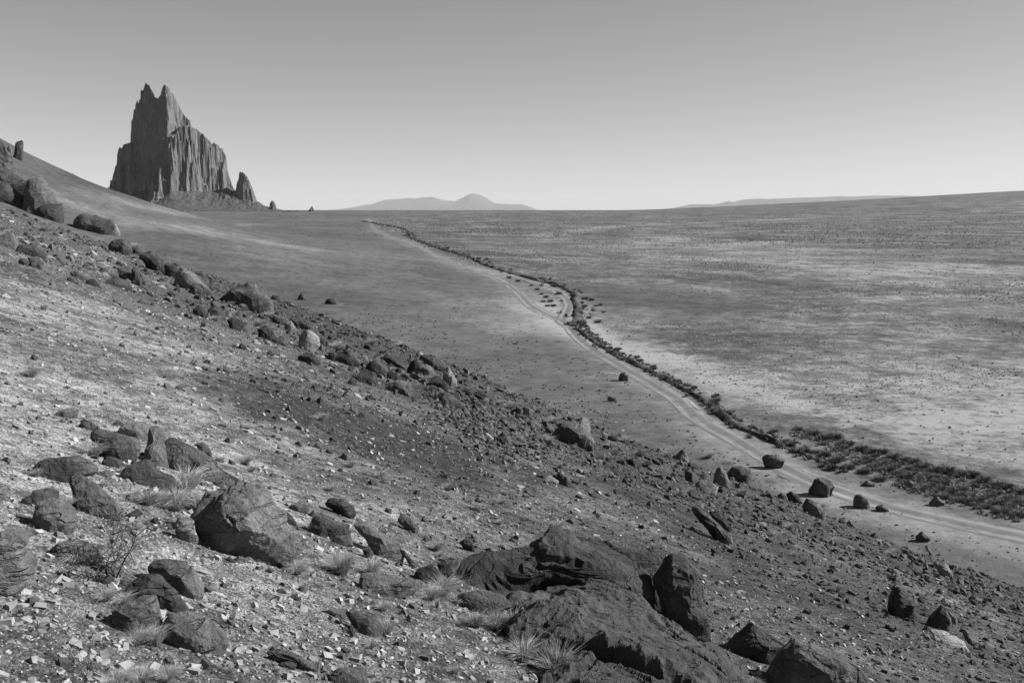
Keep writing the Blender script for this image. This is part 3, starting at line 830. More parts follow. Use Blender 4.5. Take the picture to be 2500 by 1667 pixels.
B("A", "805,1310 900,1292 995,1350 975,1405 860,1372", "m", .5, .5, "long flat slab lying on the gravel of the upper left slope", "flat_rock", "rock")
B("A", "975,1405 1060,1395 1145,1478 1090,1500 1000,1455", "d", .5, .5, "short dark slab at the lower end of the long flat slab", "flat_rock", "rock")
B("A", "1330,1270 1440,1262 1500,1390 1490,1445 1380,1390", "m", .35, .6, "smooth grey hump, left one of a cracked trio on the upper slope")
B("A", "1490,1285 1550,1285 1600,1400 1590,1470 1500,1420", "m", .3, .6, "middle hump of the cracked trio on the upper slope")
B("A", "1565,1300 1650,1370 1648,1468 1600,1440", "m", .3, .6, "right and narrowest hump of the cracked trio on the upper slope")
B("A", "1195,1445 1300,1365 1440,1435 1465,1505 1330,1510", "m", .5, .5, "low grey bedrock hump below the cracked trio")
# ridge line, middle
B("B", "690,480 760,430 790,400 920,370 945,342 1030,348 1090,400 1130,450 1160,500 1195,600 1208,695 1120,705 960,660 880,600 800,580 720,520", "m", .2, .85, "largest boulder on the ridge line, with a deep black left side and rubble on top", box=.6)
B("B", "435,705 500,640 560,588 640,620 685,725 620,752 500,722", "m", .3, .8, "pyramid-shaped grey boulder below the largest ridge boulder")
B("B", "335,625 400,588 500,640 445,712 370,668", "d", .35, .7, "dark wedge touching the left of the pyramid-shaped grey boulder")
B("B", "715,745 800,718 905,780 835,868 775,830", "m", .4, .7, "smooth triangular rock below the largest ridge boulder")
B("B", "1075,855 1150,808 1230,850 1255,920 1205,970 1100,925", "m", .35, .75, "rounded grey boulder with a dark lower face right of the triangular rock")
B("B", "1225,962 1320,945 1395,992 1365,1028 1260,995", "d", .5, .5, "dark flat slab lying below the row of ridge boulders", "flat_rock", "rock")
B("B", "1198,702 1240,678 1365,732 1345,798 1260,770", "d", .3, .7, "dark cracked rock just right of the largest ridge boulder")
B("B", "1365,780 1430,755 1480,840 1440,870 1385,855", "p", .3, .7, "pale boulder leaning on the dark cracked rock")
B("B", "1438,745 1520,703 1620,758 1690,830 1690,890 1590,880 1530,840 1480,810", "d", .2, .8, "jagged dark boulder standing above the pale round boulder")
B("B", "1538,950 1590,880 1660,888 1730,950 1738,1030 1670,1085 1600,1105 1550,1050", "p", .2, .9, "pale round boulder with a ring-shaped crack at its foot", facets=4, box=.85)
B("B", "1690,898 1750,925 1812,965 1812,1055 1740,1030 1735,960", "d", .15, .7, "dark block half hidden behind the pale round boulder")
B("B", "1528,1155 1620,1108 1720,1168 1748,1232 1690,1262 1610,1222", "d", .4, .75, "dark ribbed boulder below the pale round boulder")
B("C", "88,245 160,198 240,178 300,228 345,312 280,340 170,322", "d", .25, .85, "domed dark boulder beside the pale grass tuft on the ridge", facets=5)
B("C", "-5,235 40,188 92,210 72,268 10,278", "d", .25, .8, "small dark boulder left of the domed boulder by the grass tuft")
B("C", "448,355 490,300 560,283 640,318 665,400 662,468 590,470 500,412", "d", .2, .85, "upright rounded dark boulder behind the egg-shaped boulder", facets=5)
B("C", "335,465 420,388 500,438 538,500 525,560 440,558 360,512", "m", .3, .85, "egg-shaped boulder, grey on the right and black on the left", facets=5)
B("C", "232,512 270,472 328,500 322,555 250,556", "d", .3, .8, "small dark stone at the left foot of the egg-shaped boulder", "stone", "stone")
B("C", "658,412 720,383 795,450 795,510 720,502", "d", .3, .8, "low dark boulder right of the upright rounded boulder")
B("C", "638,255 685,208 780,288 892,385 800,345 700,302", "d", .25, .6, "dark wedge of rock sloping towards the boulder heap on the ridge")
B("C", "902,405 930,310 1000,273 1062,298 1045,360 975,440 920,450", "d", .2, .85, "black-faced boulder at the left end of the ridge boulder heap")
B("C", "998,405 1050,328 1150,348 1202,420 1204,490 1130,502 1050,475", "m", .25, .85, "knobbly grey boulder in the front of the ridge boulder heap")
B("C", "1048,285 1082,228 1180,252 1292,298 1330,380 1290,420 1180,380 1100,320", "m", .2, .8, "cracked grey block at the top of the ridge boulder heap")
B("C", "1300,410 1360,343 1392,400 1443,500 1440,592 1370,575 1325,510", "p", .15, .85, "tall pale boulder at the right end of the ridge boulder heap")
B("C", "1118,555 1180,498 1260,488 1335,550 1325,610 1220,612", "d", .3, .85, "dark rounded boulder at the foot of the ridge boulder heap", facets=5)
B("C", "685,585 790,528 900,538 1010,588 1035,622 975,695 870,685 760,645", "m", .4, .7, "long smooth boulder with a half shadowed top below the heap", facets=4)
B("C", "1280,745 1310,668 1390,688 1480,758 1555,835 1450,845 1340,825", "m", .45, .6, "smooth grey boulder sloping right beside a dark bush on the ridge", facets=4)
B("C", "1548,645 1600,613 1645,640 1625,692 1570,672", "d", .3, .7, "small dark rock at the ridge edge left of a flat dark boulder", "stone", "stone")
B("C", "1638,655 1710,628 1790,658 1855,722 1815,765 1720,715", "d", .3, .7, "flat dark boulder on the ridge edge above the rubble patch")
B("C", "1905,1155 1980,1088 2042,1138 2070,1245 1990,1245 1930,1205", "m", .35, .75, "grey faceted boulder in the middle of the dark rubble patch")
B("O", "340,712 440,640 560,590 620,588 657,543 712,590 732,650 742,740 795,840 795,935 720,930 640,880 560,832 450,795", "m", .2, .85, "big pointed boulder split by a dark crack at the ridge edge", box=.6)
B("O", "1695,985 1780,918 1832,970 1860,1065 1760,1062 1700,1015", "m", .2, .8, "triangular boulder with a black left face at the edge of the slope", box=.5)
B("O", "375,1185 400,1160 470,1208 545,1312 500,1350 400,1295", "d", .4, .7, "dark boulder on the middle slope with a pale stone beside it")
B("O", "225,1222 290,1202 385,1262 375,1298 270,1270", "p", .5, .4, "pale flat stone against the dark boulder on the middle slope", "stone", "stone")
# right part of the slope
B("K", "432,405 460,308 500,278 560,338 592,440 585,490 500,512 445,480", "m", .15, .85, "upright egg-shaped boulder where the slope meets the plain", facets=5)
B("K", "580,345 640,288 740,268 832,318 845,390 805,450 700,452 600,412", "m", .25, .8, "wide boulder with a black cap right of the upright egg-shaped one")
B("K", "228,465 290,428 390,448 472,508 435,592 350,582 260,522", "p", .35, .75, "pale low boulder left below the upright egg-shaped boulder", facets=5)
B("K", "100,395 160,352 262,400 205,440", "p", .4, .6, "small pale stone above the pale low boulder", "stone", "stone")
B("K", "978,175 1020,140 1080,128 1180,148 1222,200 1165,298 1080,288 1000,242", "m", .15, .85, "grey boulder with a pale right side beside a small bush on the plain")
B("K", "1508,535 1570,418 1660,408 1750,448 1774,500 1725,612 1620,600 1540,582", "m", .1, .9, "largest boulder on the plain below the track", box=.6)
B("K", "1998,655 2030,598 2090,583 2160,638 2185,745 2100,742 2010,712", "m", .12, .9, "second boulder on the plain, right of the largest one", box=.6)
B("M", "1262,715 1310,693 1358,745 1330,755 1270,745", "m", .2, .8, "small low stone right of the second plain boulder", "stone", "stone")
B("M", "1652,685 1710,636 1772,690 1735,710 1680,706", "m", .15, .8, "pyramid-shaped boulder on the plain in front of the shrubs")
B("M", "1150,553 1200,518 1255,546 1245,565 1160,562", "m", .2, .7, "low dark stone at the left end of the shrub belt", "stone", "stone")
B("M", "1472,545 1510,518 1562,550 1545,574 1480,570", "m", .15, .8, "square stone among the shrubs beside the track", "stone", "stone")
B("Q", "1300,835 1330,812 1372,850 1345,864 1306,856", "m", .2, .8, "lone small boulder on the plain at the far right")
B("K", "1248,585 1290,538 1380,598 1425,672 1375,702 1280,652", "d", .3, .6, "dark slab at the upper end of the tilted slab stack", "flat_rock", "rock")
B("K", "1445,725 1480,638 1600,688 1672,758 1688,880 1610,866 1500,802", "m", .25, .55, "long tilted slab stack with a black underside at the slope foot", "flat_rock", "rock", box=.5)
B("K", "1145,595 1190,562 1245,600 1212,652", "d", .3, .7, "small dark rock left of the tilted slab stack", "stone", "stone")
B("K", "190,760 230,728 300,780 380,830 480,920 600,1040 695,1195 600,1180 500,1110 400,1010 270,880", "m", .2, .55, "jagged narrow rock ridge with a black hollow on its left side", "boulder", "outcrop", box=.5)
B("K", "380,785 480,788 560,858 642,1015 560,985 440,880", "d", .25, .5, "dark fin right behind the jagged narrow rock ridge", "boulder", "outcrop")
B("L", "985,585 1085,456 1180,558 1262,650 1290,805 1250,872 1150,850 1040,790 975,700", "m", .12, .8, "pyramid boulder throwing a black shadow on the right slope", box=.5, facets=7)
B("L", "1395,880 1500,768 1570,688 1640,758 1702,830 1650,972 1520,965 1430,935", "m", .2, .75, "ragged double-pointed rock right of the pyramid boulder", box=.5)
B("L", "1640,742 1760,830 1745,905 1695,895 1650,810", "m", .25, .6, "narrow rock touching the right side of the double-pointed rock")
B("L", "1475,972 1600,965 1760,1035 1935,1222 1780,1218 1630,1205 1540,1115", "p", .7, .3, "pale flat bedrock sheet below the double-pointed rock", "flat_rock", "rock")
B("L", "1495,195 1600,178 1652,250 1745,425 1690,400 1600,342 1520,262", "p", .35, .45, "long pale wedge of rock high on the right slope", "flat_rock", "rock")
B("L", "1370,228 1402,172 1425,262 1390,278", "p", .2, .6, "small pale upright stone left of the long pale wedge", "stone", "stone")
B("L", "1385,22 1412,8 1484,122 1440,98", "p", .3, .5, "thin pale stone above the long pale wedge", "stone", "stone")
B("L", "1875,605 1960,556 2015,642 1975,695", "m", .3, .7, "small grey rock at the far right of the slope", "stone", "stone")
B("L", "1785,935 1850,936 1945,1135 1850,1065", "m", .4, .5, "thin grey slab right of the pale bedrock sheet", "flat_rock", "rock")
B("Q", "335,1375 480,1278 560,1328 642,1390 610,1470 480,1455 390,1440", "d", .2, .8, "black-faced peaked boulder at the right of the big outcrop", box=.55)
B("Q", "545,1545 640,1418 700,1358 800,1388 930,1428 992,1500 960,1620 600,1640", "m", .25, .8, "rough boulder with a black left face cut by the lower frame edge", box=.55)
B("Q", "935,1535 990,1488 1062,1540 1060,1640 945,1640", "d", .2, .8, "dark boulder right beside the rough boulder at the lower frame edge")
# lone stones on the plain
B("N", "1248,1395 1270,1343 1320,1332 1362,1370 1358,1424 1280,1430", "m", .08, .95, "lone round boulder on the plain left of the track bend", facets=5)
B("C", "408,142 425,98 460,90 492,120 484,164 430,160", "m", .08, .95, "lone small dark boulder on the plain beyond the ridge", facets=5)
B("C", "998,205 1040,178 1078,215 1064,245 1005,240", "p", .1, .9, "pale stone on the plain just behind the ridge boulder heap", "stone", "stone")
B("O", "932,335 960,308 1032,320 1044,364 980,370", "m", .1, .8, "broken grey stone on the plain below the lone round boulder", "stone", "stone")
B("O", "108,348 145,320 184,348", "d", .1, .8, "low dark stone on the plain above the big pointed boulder", "stone", "stone")
B("B", "1510,505 1550,440 1600,490 1620,520 1560,525", "d", .1, .8, "pointed dark rock on the plain right of the largest ridge boulder")
B("B", "1815,555 1850,508 1910,505 1940,560 1870,568", "d", .1, .8, "lumpy dark rock on the plain at the right of the pointed dark one")
B("B", "1205,515 1240,470 1290,480 1350,550 1280,545", "d", .1, .7, "small jagged rock on the plain next to the largest ridge boulder")
# foreground, left group
B("D", "378,790 400,720 490,658 600,636 770,618 900,598 1010,648 1093,730 1065,800 900,822 790,845 720,892 600,875 480,850 390,862", "m", .35, .55, "wide dark slab casting a long black shadow at the left", "flat_rock", "rock", box=.5)
B("D", "815,895 870,838 960,868 1090,958 1240,1100 1350,1220 1425,1375 1280,1385 1100,1310 940,1200 870,1070", "m", .5, .5, "long slanting grey slab in front of the wide dark slab", "flat_rock", "rock", box=.55)
B("D", "405,1285 430,1150 600,1096 700,1138 780,1168 864,1310 805,1470 700,1455 540,1488 420,1420", "m", .3, .85, "five-sided dark block with a flat lit face at the left", box=.5, facets=7)
B("D", "335,1125 380,1008 560,976 664,998 645,1095 460,1165 395,1172", "d", .4, .7, "small flat-topped rock between the dark block and the wide slab")
B("D", "238,1105 330,1068 375,1168 260,1162", "d", .4, .7, "low dark stone left of the small flat-topped rock", "stone", "stone")
B("D", "1335,845 1460,718 1600,668 1700,686 1800,768 1930,858 1995,1015 1800,1028 1600,1008 1460,998 1360,895", "d", .35, .75, "big dark boulder with a lit top edge in the middle of the left group", box=.6)
B("D", "1148,685 1190,618 1300,638 1435,710 1405,765 1280,755", "d", .45, .6, "low dark rock left of the big dark boulder with the lit edge")
B("D", "1046,425 1060,338 1200,326 1350,368 1500,408 1555,450 1555,565 1485,690 1350,655 1200,575 1100,480", "m", .3, .75, "broad cracked block on the left of the flat-topped foreground rock", box=.55)
B("D", "1306,315 1400,248 1550,226 1700,256 1775,288 1805,380 1740,450 1640,470 1540,450 1430,400", "m", .45, .55, "flat-topped rock at the top of the left group", box=.55)
B("D", "1690,300 1775,286 1864,420 1895,640 1912,775 1790,750 1690,670 1640,560 1680,420", "m", .62, .5, "sloping rock with a bright right flank just below the flat-topped rock", box=.55)
B("D", "896,255 950,198 1040,238 1125,322 1050,342 960,312", "d", .5, .6, "small dark rock at the upper left of the left group")
B("D", "606,135 700,98 830,62 884,110 835,172 740,198", "m", .5, .6, "grey wedge of rock above the left group on pale scree")
B("D", "1276,244 1330,213 1405,250 1342,292", "m", .5, .6, "small stone behind the flat-topped rock of the left group", "stone", "stone")
B("E", "28,195 90,162 200,196 400,328 560,438 760,598 855,675 700,705 500,655 340,500 200,455 55,392", "m", .6, .4, "long layered slab sloping down behind the domed foreground boulder", "flat_rock", "rock", box=.5)
B("D", "1096,805 1200,758 1264,800 1245,850 1130,842", "m", .6, .4, "flat grey stone between the wide slab and the big dark boulder", "stone", "stone")
B("D", "1428,1035 1560,1016 1605,1080 1440,1145", "m", .6, .4, "flat stone half hidden in the grass of the left group", "stone", "stone")
B("D", "1436,1265 1550,1208 1615,1262 1480,1322", "m", .5, .5, "grey stone right of the long slanting slab", "stone", "stone")
B("D", "-80,1505 60,1448 340,1428 405,1450 330,1520 300,1580 0,1600 -80,1590", "m", .6, .4, "flat pale-topped slab at the left edge above the round boulder", "flat_rock", "rock")
B("E", "378,1045 440,930 470,830 520,750 640,706 820,678 1000,668 1120,688 1200,830 1240,920 1345,970 1340,1060 1410,1230 1450,1430 1360,1530 1250,1580 1000,1500 700,1450 500,1415 465,1250 425,1130", "m", .25, .85, "largest domed boulder left of centre with a black underside", detail=6, box=.6, sink=.10, rough=1.5, facets=9, faces=[(-.1, .55, .75), (.45, .25, .75), (.1, -.8, .42), (-.75, .1, .5), (.8, -.2, .5)])
B("E", "128,1112 180,1028 250,1018 332,1070 345,1180 398,1282 342,1338 230,1282 158,1205", "l", .15, .45, "upright oval stone spotted with white lichen", "stone", "stone", facets=3, box=.7)
B("E", "606,512 640,487 760,558 925,662 845,682 740,632", "m", .5, .5, "narrow slab with a black left edge above the domed boulder", "flat_rock", "rock", box=.5)
B("E", "366,204 440,188 522,250 554,345 460,322 400,270", "d", .45, .6, "small dark rock on the gravel right of the bright-flanked rock")
B("E", "1815,865 1870,808 2000,828 2120,888 2158,980 2115,1042 2000,985 1900,905", "d", .4, .6, "smooth dark oblong boulder on the gravel right of the domed boulder", facets=6)
B("E", "1416,885 1530,848 1645,890 1630,985 1500,965", "m", .4, .7, "grey rock just right of the domed boulder")
B("E", "1305,1015 1380,956 1445,1010 1505,1125 1400,1118 1330,1055", "d", .4, .7, "dark rock against the right shoulder of the domed boulder")
B("E", "1635,1145 1700,1008 1800,996 1900,1068 2045,1110 2085,1205 1980,1295 1850,1270 1720,1210", "d", .4, .7, "dark ribbed rock right of the domed boulder")
B("E", "1888,1325 1940,1238 2100,1228 2135,1335 1950,1352", "m", .3, .6, "squared grey stone below the dark ribbed rock", "stone", "stone", box=.45)
B("E", "1685,1395 1760,1392 1875,1462 1790,1465", "p", .6, .4, "narrow white stone below the dark ribbed rock", "stone", "stone")
B("F", "-320,90 -150,70 0,84 130,108 280,178 364,280 335,400 255,505 150,572 0,602 -320,620", "m", .25, .9, "smooth round boulder cut by the left picture edge", facets=3, box=.85)
B("F", "535,165 600,108 740,93 900,103 1000,158 1065,295 900,335 760,305 600,245", "m", .4, .65, "dark low boulder with dry grass along its front", facets=6)
B("F", "1565,355 1630,313 1750,308 1900,328 2010,418 2104,540 2095,660 2030,705 1900,620 1780,540 1650,465", "m", .5, .6, "grey lichen-flecked boulder behind the leaning dark one", facets=5)
B("F", "1305,615 1400,508 1530,448 1650,446 1760,528 1870,648 1985,800 2010,885 1850,850 1700,760 1560,680 1440,668", "d", .4, .65, "leaning dark boulder in the middle of the lower left trio")
B("F", "1195,815 1340,738 1500,668 1612,678 1645,820 1705,1045 1645,1095 1500,1068 1330,1038 1225,910", "m", .3, .8, "hollowed dark boulder, lowest left of the lower left trio", box=.6)
B("F", "1696,1005 1780,868 1950,836 2080,876 2200,948 2314,1040 2355,1150 2305,1250 2150,1285 1950,1210 1790,1120", "m", .4, .65, "smooth rounded grey boulder, lowest right of the lower left trio", facets=4, box=.8)
B("F", "955,355 1050,338 1260,346 1294,430 1150,445 1020,424", "m", .7, .35, "flat dark slab under the bare twiggy shrub", "flat_rock", "rock")
B("F", "966,485 1060,438 1184,468 1186,548 1080,535", "d", .5, .6, "small dark rock left below the bare twiggy shrub")
B("F", "1206,565 1290,488 1394,508 1375,592 1300,622", "m", .4, .65, "hollow grey stone left of the leaning dark boulder", "stone", "stone")
B("F", "326,684 370,638 414,690 374,722", "m", .35, .8, "round dark stone lying alone on pale gravel below the left round boulder", "stone", "stone")
B("F", "196,815 260,773 314,820 254,858", "m", .35, .8, "cube-shaped dark stone on pale gravel near the left lower corner", "stone", "stone", box=.45)
B("F", "1016,864 1060,823 1093,860 1054,896", "m", .3, .8, "small square stone left of the hollowed dark boulder", "stone", "stone", box=.45)
B("F", "1092,864 1150,828 1204,870 1134,916", "p", .4, .7, "pale stone touching the left of the hollowed dark boulder", "stone", "stone")
B("F", "885,1405 960,1366 1062,1348 1056,1396 962,1430", "d", .6, .4, "thin dark flake on the gravel near the bottom left twigs", "stone", "stone")
B("F", "1305,1484 1400,1474 1485,1560 1330,1590", "p", .5, .6, "pale lump of stone at the bottom edge between grass tufts", "stone", "stone")
B("G", "685,1244 760,1216 900,1246 1100,1326 1250,1396 1325,1450 1275,1512 1180,1496 1060,1418 900,1348 760,1308", "m", .5, .4, "long thin dark slab raised off the gravel at the bottom", "flat_rock", "rock", box=.5)
B("G", "765,1365 860,1336 955,1370 935,1420 820,1412", "d", .5, .6, "small dark stone under the left end of the long thin slab", "stone", "stone")
B("G", "1285,1486 1400,1416 1580,1406 1664,1438 1690,1600 1400,1620 1290,1560", "d", .4, .7, "rough dark boulder at the bottom edge right of the long thin slab")
B("G", "1460,800 1560,806 1700,866 1800,928 1855,1000 1810,1102 1680,1056 1570,996 1500,900", "m", .45, .6, "dark oblong boulder with grass at its right end, low centre")
B("G", "1285,804 1400,796 1494,850 1445,890 1320,852", "m", .6, .5, "small grey slab at the upper left of the dark oblong boulder", "flat_rock", "rock")
B("G", "1490,1045 1530,962 1574,1020 1544,1098", "m", .25, .6, "upright flat stone below the dark oblong boulder", "stone", "stone")
B("G", "865,674 920,636 1004,680 984,728", "d", .45, .6, "angular dark stone lying on pale gravel below the domed boulder", "stone", "stone")
B("G", "210,276 260,247 324,300 284,318", "m", .4, .7, "leftmost of the small stones along the foot of the domed boulder", "stone", "stone")
B("G", "316,296 350,242 414,250 404,308", "m", .4, .7, "second small stone along the foot of the domed boulder", "stone", "stone")
B("G", "411,266 470,247 519,290 494,334", "m", .4, .7, "third small stone along the foot of the domed boulder", "stone", "stone")
B("G", "786,316 830,287 894,330 866,404 808,380", "m", .4, .7, "rightmost and largest of the small stones at the domed boulder's foot", "stone", "stone")
B("G", "636,394 670,357 724,390 694,418", "m", .4, .7, "fourth small stone along the foot of the domed boulder", "stone", "stone")
B("H", "316,474 370,428 450,448 600,538 720,618 785,690 846,835 700,885 590,856 515,715 445,615 398,575", "m", .45, .6, "broad layered slab standing left of the leaning pale plank of rock", "flat_rock", "rock", box=.5)
B("H", "785,700 840,716 930,828 1085,962 1042,992 940,912 848,820", "p", .3, .35, "leaning pale plank of rock left of the big outcrop", "flat_rock", "rock", box=.5)
B("H", "796,424 830,343 880,348 960,408 1024,480 1014,572 940,525 860,465", "m", .3, .6, "tilted dark block alone on the gravel above the leaning pale plank", box=.45, facets=6)
B("H", "1486,664 1560,616 1644,650 1654,772 1580,736", "d", .35, .75, "small black-sided rock on the gravel above the big outcrop")
B("H", "326,1055 400,978 500,976 600,1016 740,1028 900,1078 1055,1112 950,1215 800,1256 600,1275 460,1226 375,1195", "m", .5, .5, "wide pale-grey slab with grass in front, left of the big outcrop")
B("H", "965,1045 1040,958 1180,916 1250,978 1345,1096 1200,1118 1000,1098", "d", .3, .75, "dark peaked boulder wedged beside the big outcrop")
B("H", "1246,905 1380,868 1505,858 1455,965 1362,1100 1270,995", "m", .3, .6, "grey slab behind grass between the peaked boulder and the outcrop", "flat_rock", "rock")
B("H", "1366,844 1420,808 1545,840 1462,880", "m", .5, .5, "flat grey stone at the upper left corner of the big outcrop", "stone", "stone")
B("H", "1206,1344 1250,1316 1284,1380 1244,1420", "p", .3, .5, "bright white egg-shaped stone on the gravel left of the outcrop", "stone", "stone", facets=4)
B("H", "876,1514 920,1466 964,1510 944,1558", "p", .35, .7, "half dark half white stone on the gravel low in the centre", "stone", "stone")
B("H", "396,734 470,706 514,790 474,852 418,800", "d", .35, .7, "small dark block at the left of the broad layered slab", box=.5)
# fins on the crest of the far ridge
B("P", "36,394 38,352 44,346 48,350 51,344 56,348 56,390", "m", .0, .7, "taller dark double rock fin on the crest of the far left ridge", "rock_fin", "rock", box=.6)
B("P", "15,392 18,362 22,355 28,364 31,392", "m", .0, .7, "shorter rock fin left of the taller one on the far left ridge", "rock_fin", "rock", box=.6)

BASES = []
bases = np.array([base_of(poly_of(a[0], a[1]), kw.get("base")) for a, kw in QUEUE])
bpts, _ = hit(bases[:, 0], bases[:, 1])
for (a, kw), b in zip(QUEUE, bpts):
    make_boulder(b, *a, **kw)
    BASES.append((b, np.ptp([q[0] for q in poly_of(a[0], a[1])]) * np.linalg.norm(b - np.array([0, 0, CAMZ])) / FPX * (0 if kw.get('parent') else 1)))

# ------------------------------------------------------------------ loose stones
def stone_templates(n, flat, seed, lvl=2):
    r = np.random.default_rng(seed); out = []
    for k in range(n):
        v, f = ico(lvl); w = v.copy()
        w = np.sign(w) * np.abs(w) ** 0.7
        for q in range(9):
            m = r.normal(size=3); m /= np.linalg.norm(m)
            e = w @ m - r.uniform(.45, .8); w -= np.where(e > 0, e, 0)[:, None] * m
        w *= np.array([1, r.uniform(.55, .9), flat * r.uniform(.7, 1.3)])
        w += 0.05 * noise3(w * 2.5 + 9 * k, seed)[:, None]
        w[:, :2] -= w[:, :2].mean(0); w /= np.abs(w).max()
        out.append((w, f))
    return out

def low_templates(n, flat, seed):
    """12-triangle chips"""
    r = np.random.default_rng(seed); out = []
    c = np.array([[a, b, d] for d in (-1, 1) for b in (-1, 1) for a in (-1, 1)], float)
    q = [(0, 1, 3, 2)[::-1], (4, 5, 7, 6), (0, 1, 5, 4), (1, 3, 7, 5), (3, 2, 6, 7), (2, 0, 4, 6)]
    f = np.array([t for a in q for t in ((a[0], a[1], a[2]), (a[0], a[2], a[3]))])
    for k in range(n):
        w = c * r.uniform(.45, 1.0, size=(8, 3)); w[:, 2] *= flat; w[:, 1] *= r.uniform(.5, .9)
        a = r.uniform(0, 6.28); w[:, :2] = w[:, :2] @ np.array([[math.cos(a), -math.sin(a)], [math.sin(a), math.cos(a)]])
        out.append((w, f))
    return out

def chip_templates(n, flat, seed):
    """thin irregular flakes, 20 triangles"""
    r = np.random.default_rng(seed); out = []
    f = [(k, (k + 1) % 6, 6 + (k + 1) % 6) for k in range(6)] + [(k, 6 + (k + 1) % 6, 6 + k) for k in range(6)] + [(6, 6 + k, 7 + k) for k in range(1, 5)] + [(0, k + 1, k) for k in range(1, 5)]
    for k in range(n):
        a = np.sort(r.uniform(0, 6.283, 6)) * .4 + np.arange(6) * 6.283 / 6 * .6; rad = r.uniform(.55, 1.0, 6)
        x, y = np.cos(a) * rad, np.sin(a) * rad * r.uniform(.45, .9)
        t = r.uniform(.75, .98)
        w = np.concatenate([np.stack([x, y, np.full(6, -flat)], -1), np.stack([x * t, y * t, flat * r.uniform(.5, 1.2, 6)], -1)])
        out.append((w, np.array(f)))
    return out

def frames(pos, r, tilt):
    """random upright frames standing on the ground at pos"""
    N = Hn(pos[:, 0], pos[:, 1], 0.3) + r.normal(size=(len(pos), 3)) * tilt
    N /= np.linalg.norm(N, axis=1, keepdims=True)
    t = np.cross(N, r.normal(size=(len(pos), 3))); t /= np.linalg.norm(t, axis=1, keepdims=True)
    return t, np.cross(N, t), N

def scatter(name, label, pos, size, tone, tmpl, r, tilt, mat, sinkf=.25, cat=None):
    Vs, Fs, Ts = [], [], []; off = 0
    ti = r.integers(0, len(tmpl), len(pos))
    t, b, N = frames(pos, r, tilt)
    for k, (w, f) in enumerate(tmpl):
        s_ = np.where(ti == k)[0]
        if not len(s_): continue
        sz = size[s_][:, None, None]
        P = pos[s_][:, None, :] + sz * (w[None, :, 0:1] * t[s_][:, None] + w[None, :, 1:2] * b[s_][:, None] + (w[None, :, 2:3] + sinkf * w[:, 2].max()) * N[s_][:, None])
        nv = len(w)
        Vs.append(P.reshape(-1, 3)); Fs.append((f[None] + (np.arange(len(s_)) * nv)[:, None, None] + off).reshape(-1, 3)); off += nv * len(s_)
        Ts.append(np.repeat(tone[s_], nv))
    o = link(name, mesh_np(name, np.vstack(Vs), np.vstack(Fs), False, {"tone": np.concatenate(Ts)}), mat)
    tag(o, label, cat, kind="stuff")
    return o

def slope_points(n, r, rmin, rmax):
    a = np.radians(r.uniform(-35, 33, n)); d = np.exp(r.uniform(math.log(rmin), math.log(rmax), n))
    x, y = d * np.sin(a), d * np.cos(a); z = H(x, y)
    s_, w_ = SW(x, y)
    ok = (z - plain_h(x, y) > 0.5) & (w_ < 92)
    return np.stack([x, y, z], -1)[ok], d[ok], s_[ok], w_[ok]

r = np.random.default_rng(21)
# pebbles and grit
pos, d, s_, w_ = slope_points(62000, r, 2.2, 75)
pal = slope_pale(s_, w_)
size = np.clip(.007 * (1 - r.random(len(d))) ** (-1 / 1.8), .007, .05); size = np.maximum(size, 2.6 * d / FPX)
ispale = r.random(len(d)) < 0.10 + 0.72 * pal
tone = np.where(ispale, r.uniform(.45, 1.0, len(d)), r.uniform(0.0, .22, len(d)))
scatter("gravel", "fine pale and dark gravel covering the whole slope", pos, size * .6, tone, low_templates(14, .6, 3), r, .35, M_PEBBLE)
# flat chips of pale sandstone
pos, d, s_, w_ = slope_points(30000, r, 2.2, 60)
pal = slope_pale(s_, w_)
k = r.random(len(d)) < 0.05 + 0.9 * pal ** 1.3
pos, d = pos[k], d[k]
size = np.clip(.016 * (1 - r.random(len(d))) ** (-1 / 2.0), .014, .065); far_ = np.minimum(np.clip(4.2 * (1 - r.random(len(d))) ** (-1 / 1.9), 4.2, 24) * d / FPX, .34); size = np.where(d < 9, size, far_)
scatter("stone_chips", "flat pale sandstone chips strewn over the left of the slope", pos, size * .6, r.uniform(.18, .9, len(d)), chip_templates(14, .22, 5), r, .28, M_PEBBLE, -.1)
# dark rubble
pos, d, s_, w_ = slope_points(44000, r, 8, 78)
pal = slope_pale(s_, w_)
k = r.random(len(d)) < 0.06 + 0.75 * (1 - pal)
pos, d = pos[k], d[k]
size = np.clip(.026 * (1 - r.random(len(d))) ** (-1 / 1.8), .026, .13) * .6; far_ = np.minimum(np.clip(4.0 * (1 - r.random(len(d))) ** (-1 / 1.9), 4.0, 22) * d / FPX, .36); size = np.where(d < 9, size, far_)
ru = np.clip(r.normal(1188, 60, 900), 1050, 1330); rv = 955 + (ru - 1000) * .42 + r.normal(10, 26, 900)
rp, ok = hit(ru, rv); rd = np.hypot(rp[:, 0], rp[:, 1]); ok &= rd < 70
pos = np.vstack([pos, rp[ok]]); d = np.concatenate([d, rd[ok]]); size = np.concatenate([size, r.uniform(7, 20, ok.sum()) * rd[ok] / FPX])
fp, fs = [], []
for b, wd in BASES:
    if b[1] > 90 or wd <= 0: continue
    n_ = 16
    dx = r.normal(size=n_) * wd * .55; dy = r.normal(size=n_) * wd * .35 - wd * .1
    x_, y_ = b[0] + dx, b[1] + dy
    fp.append(np.stack([x_, y_, H(x_, y_)], -1)); fs.append(np.clip(wd * .05 * (1 - r.random(n_)) ** (-1 / 1.6), 0, min(wd * .17, .16)))
fp = np.vstack(fp); fs = np.concatenate(fs)
pos = np.vstack([pos, fp]); size = np.concatenate([size, fs]); d = np.concatenate([d, np.hypot(fp[:, 0], fp[:, 1])])
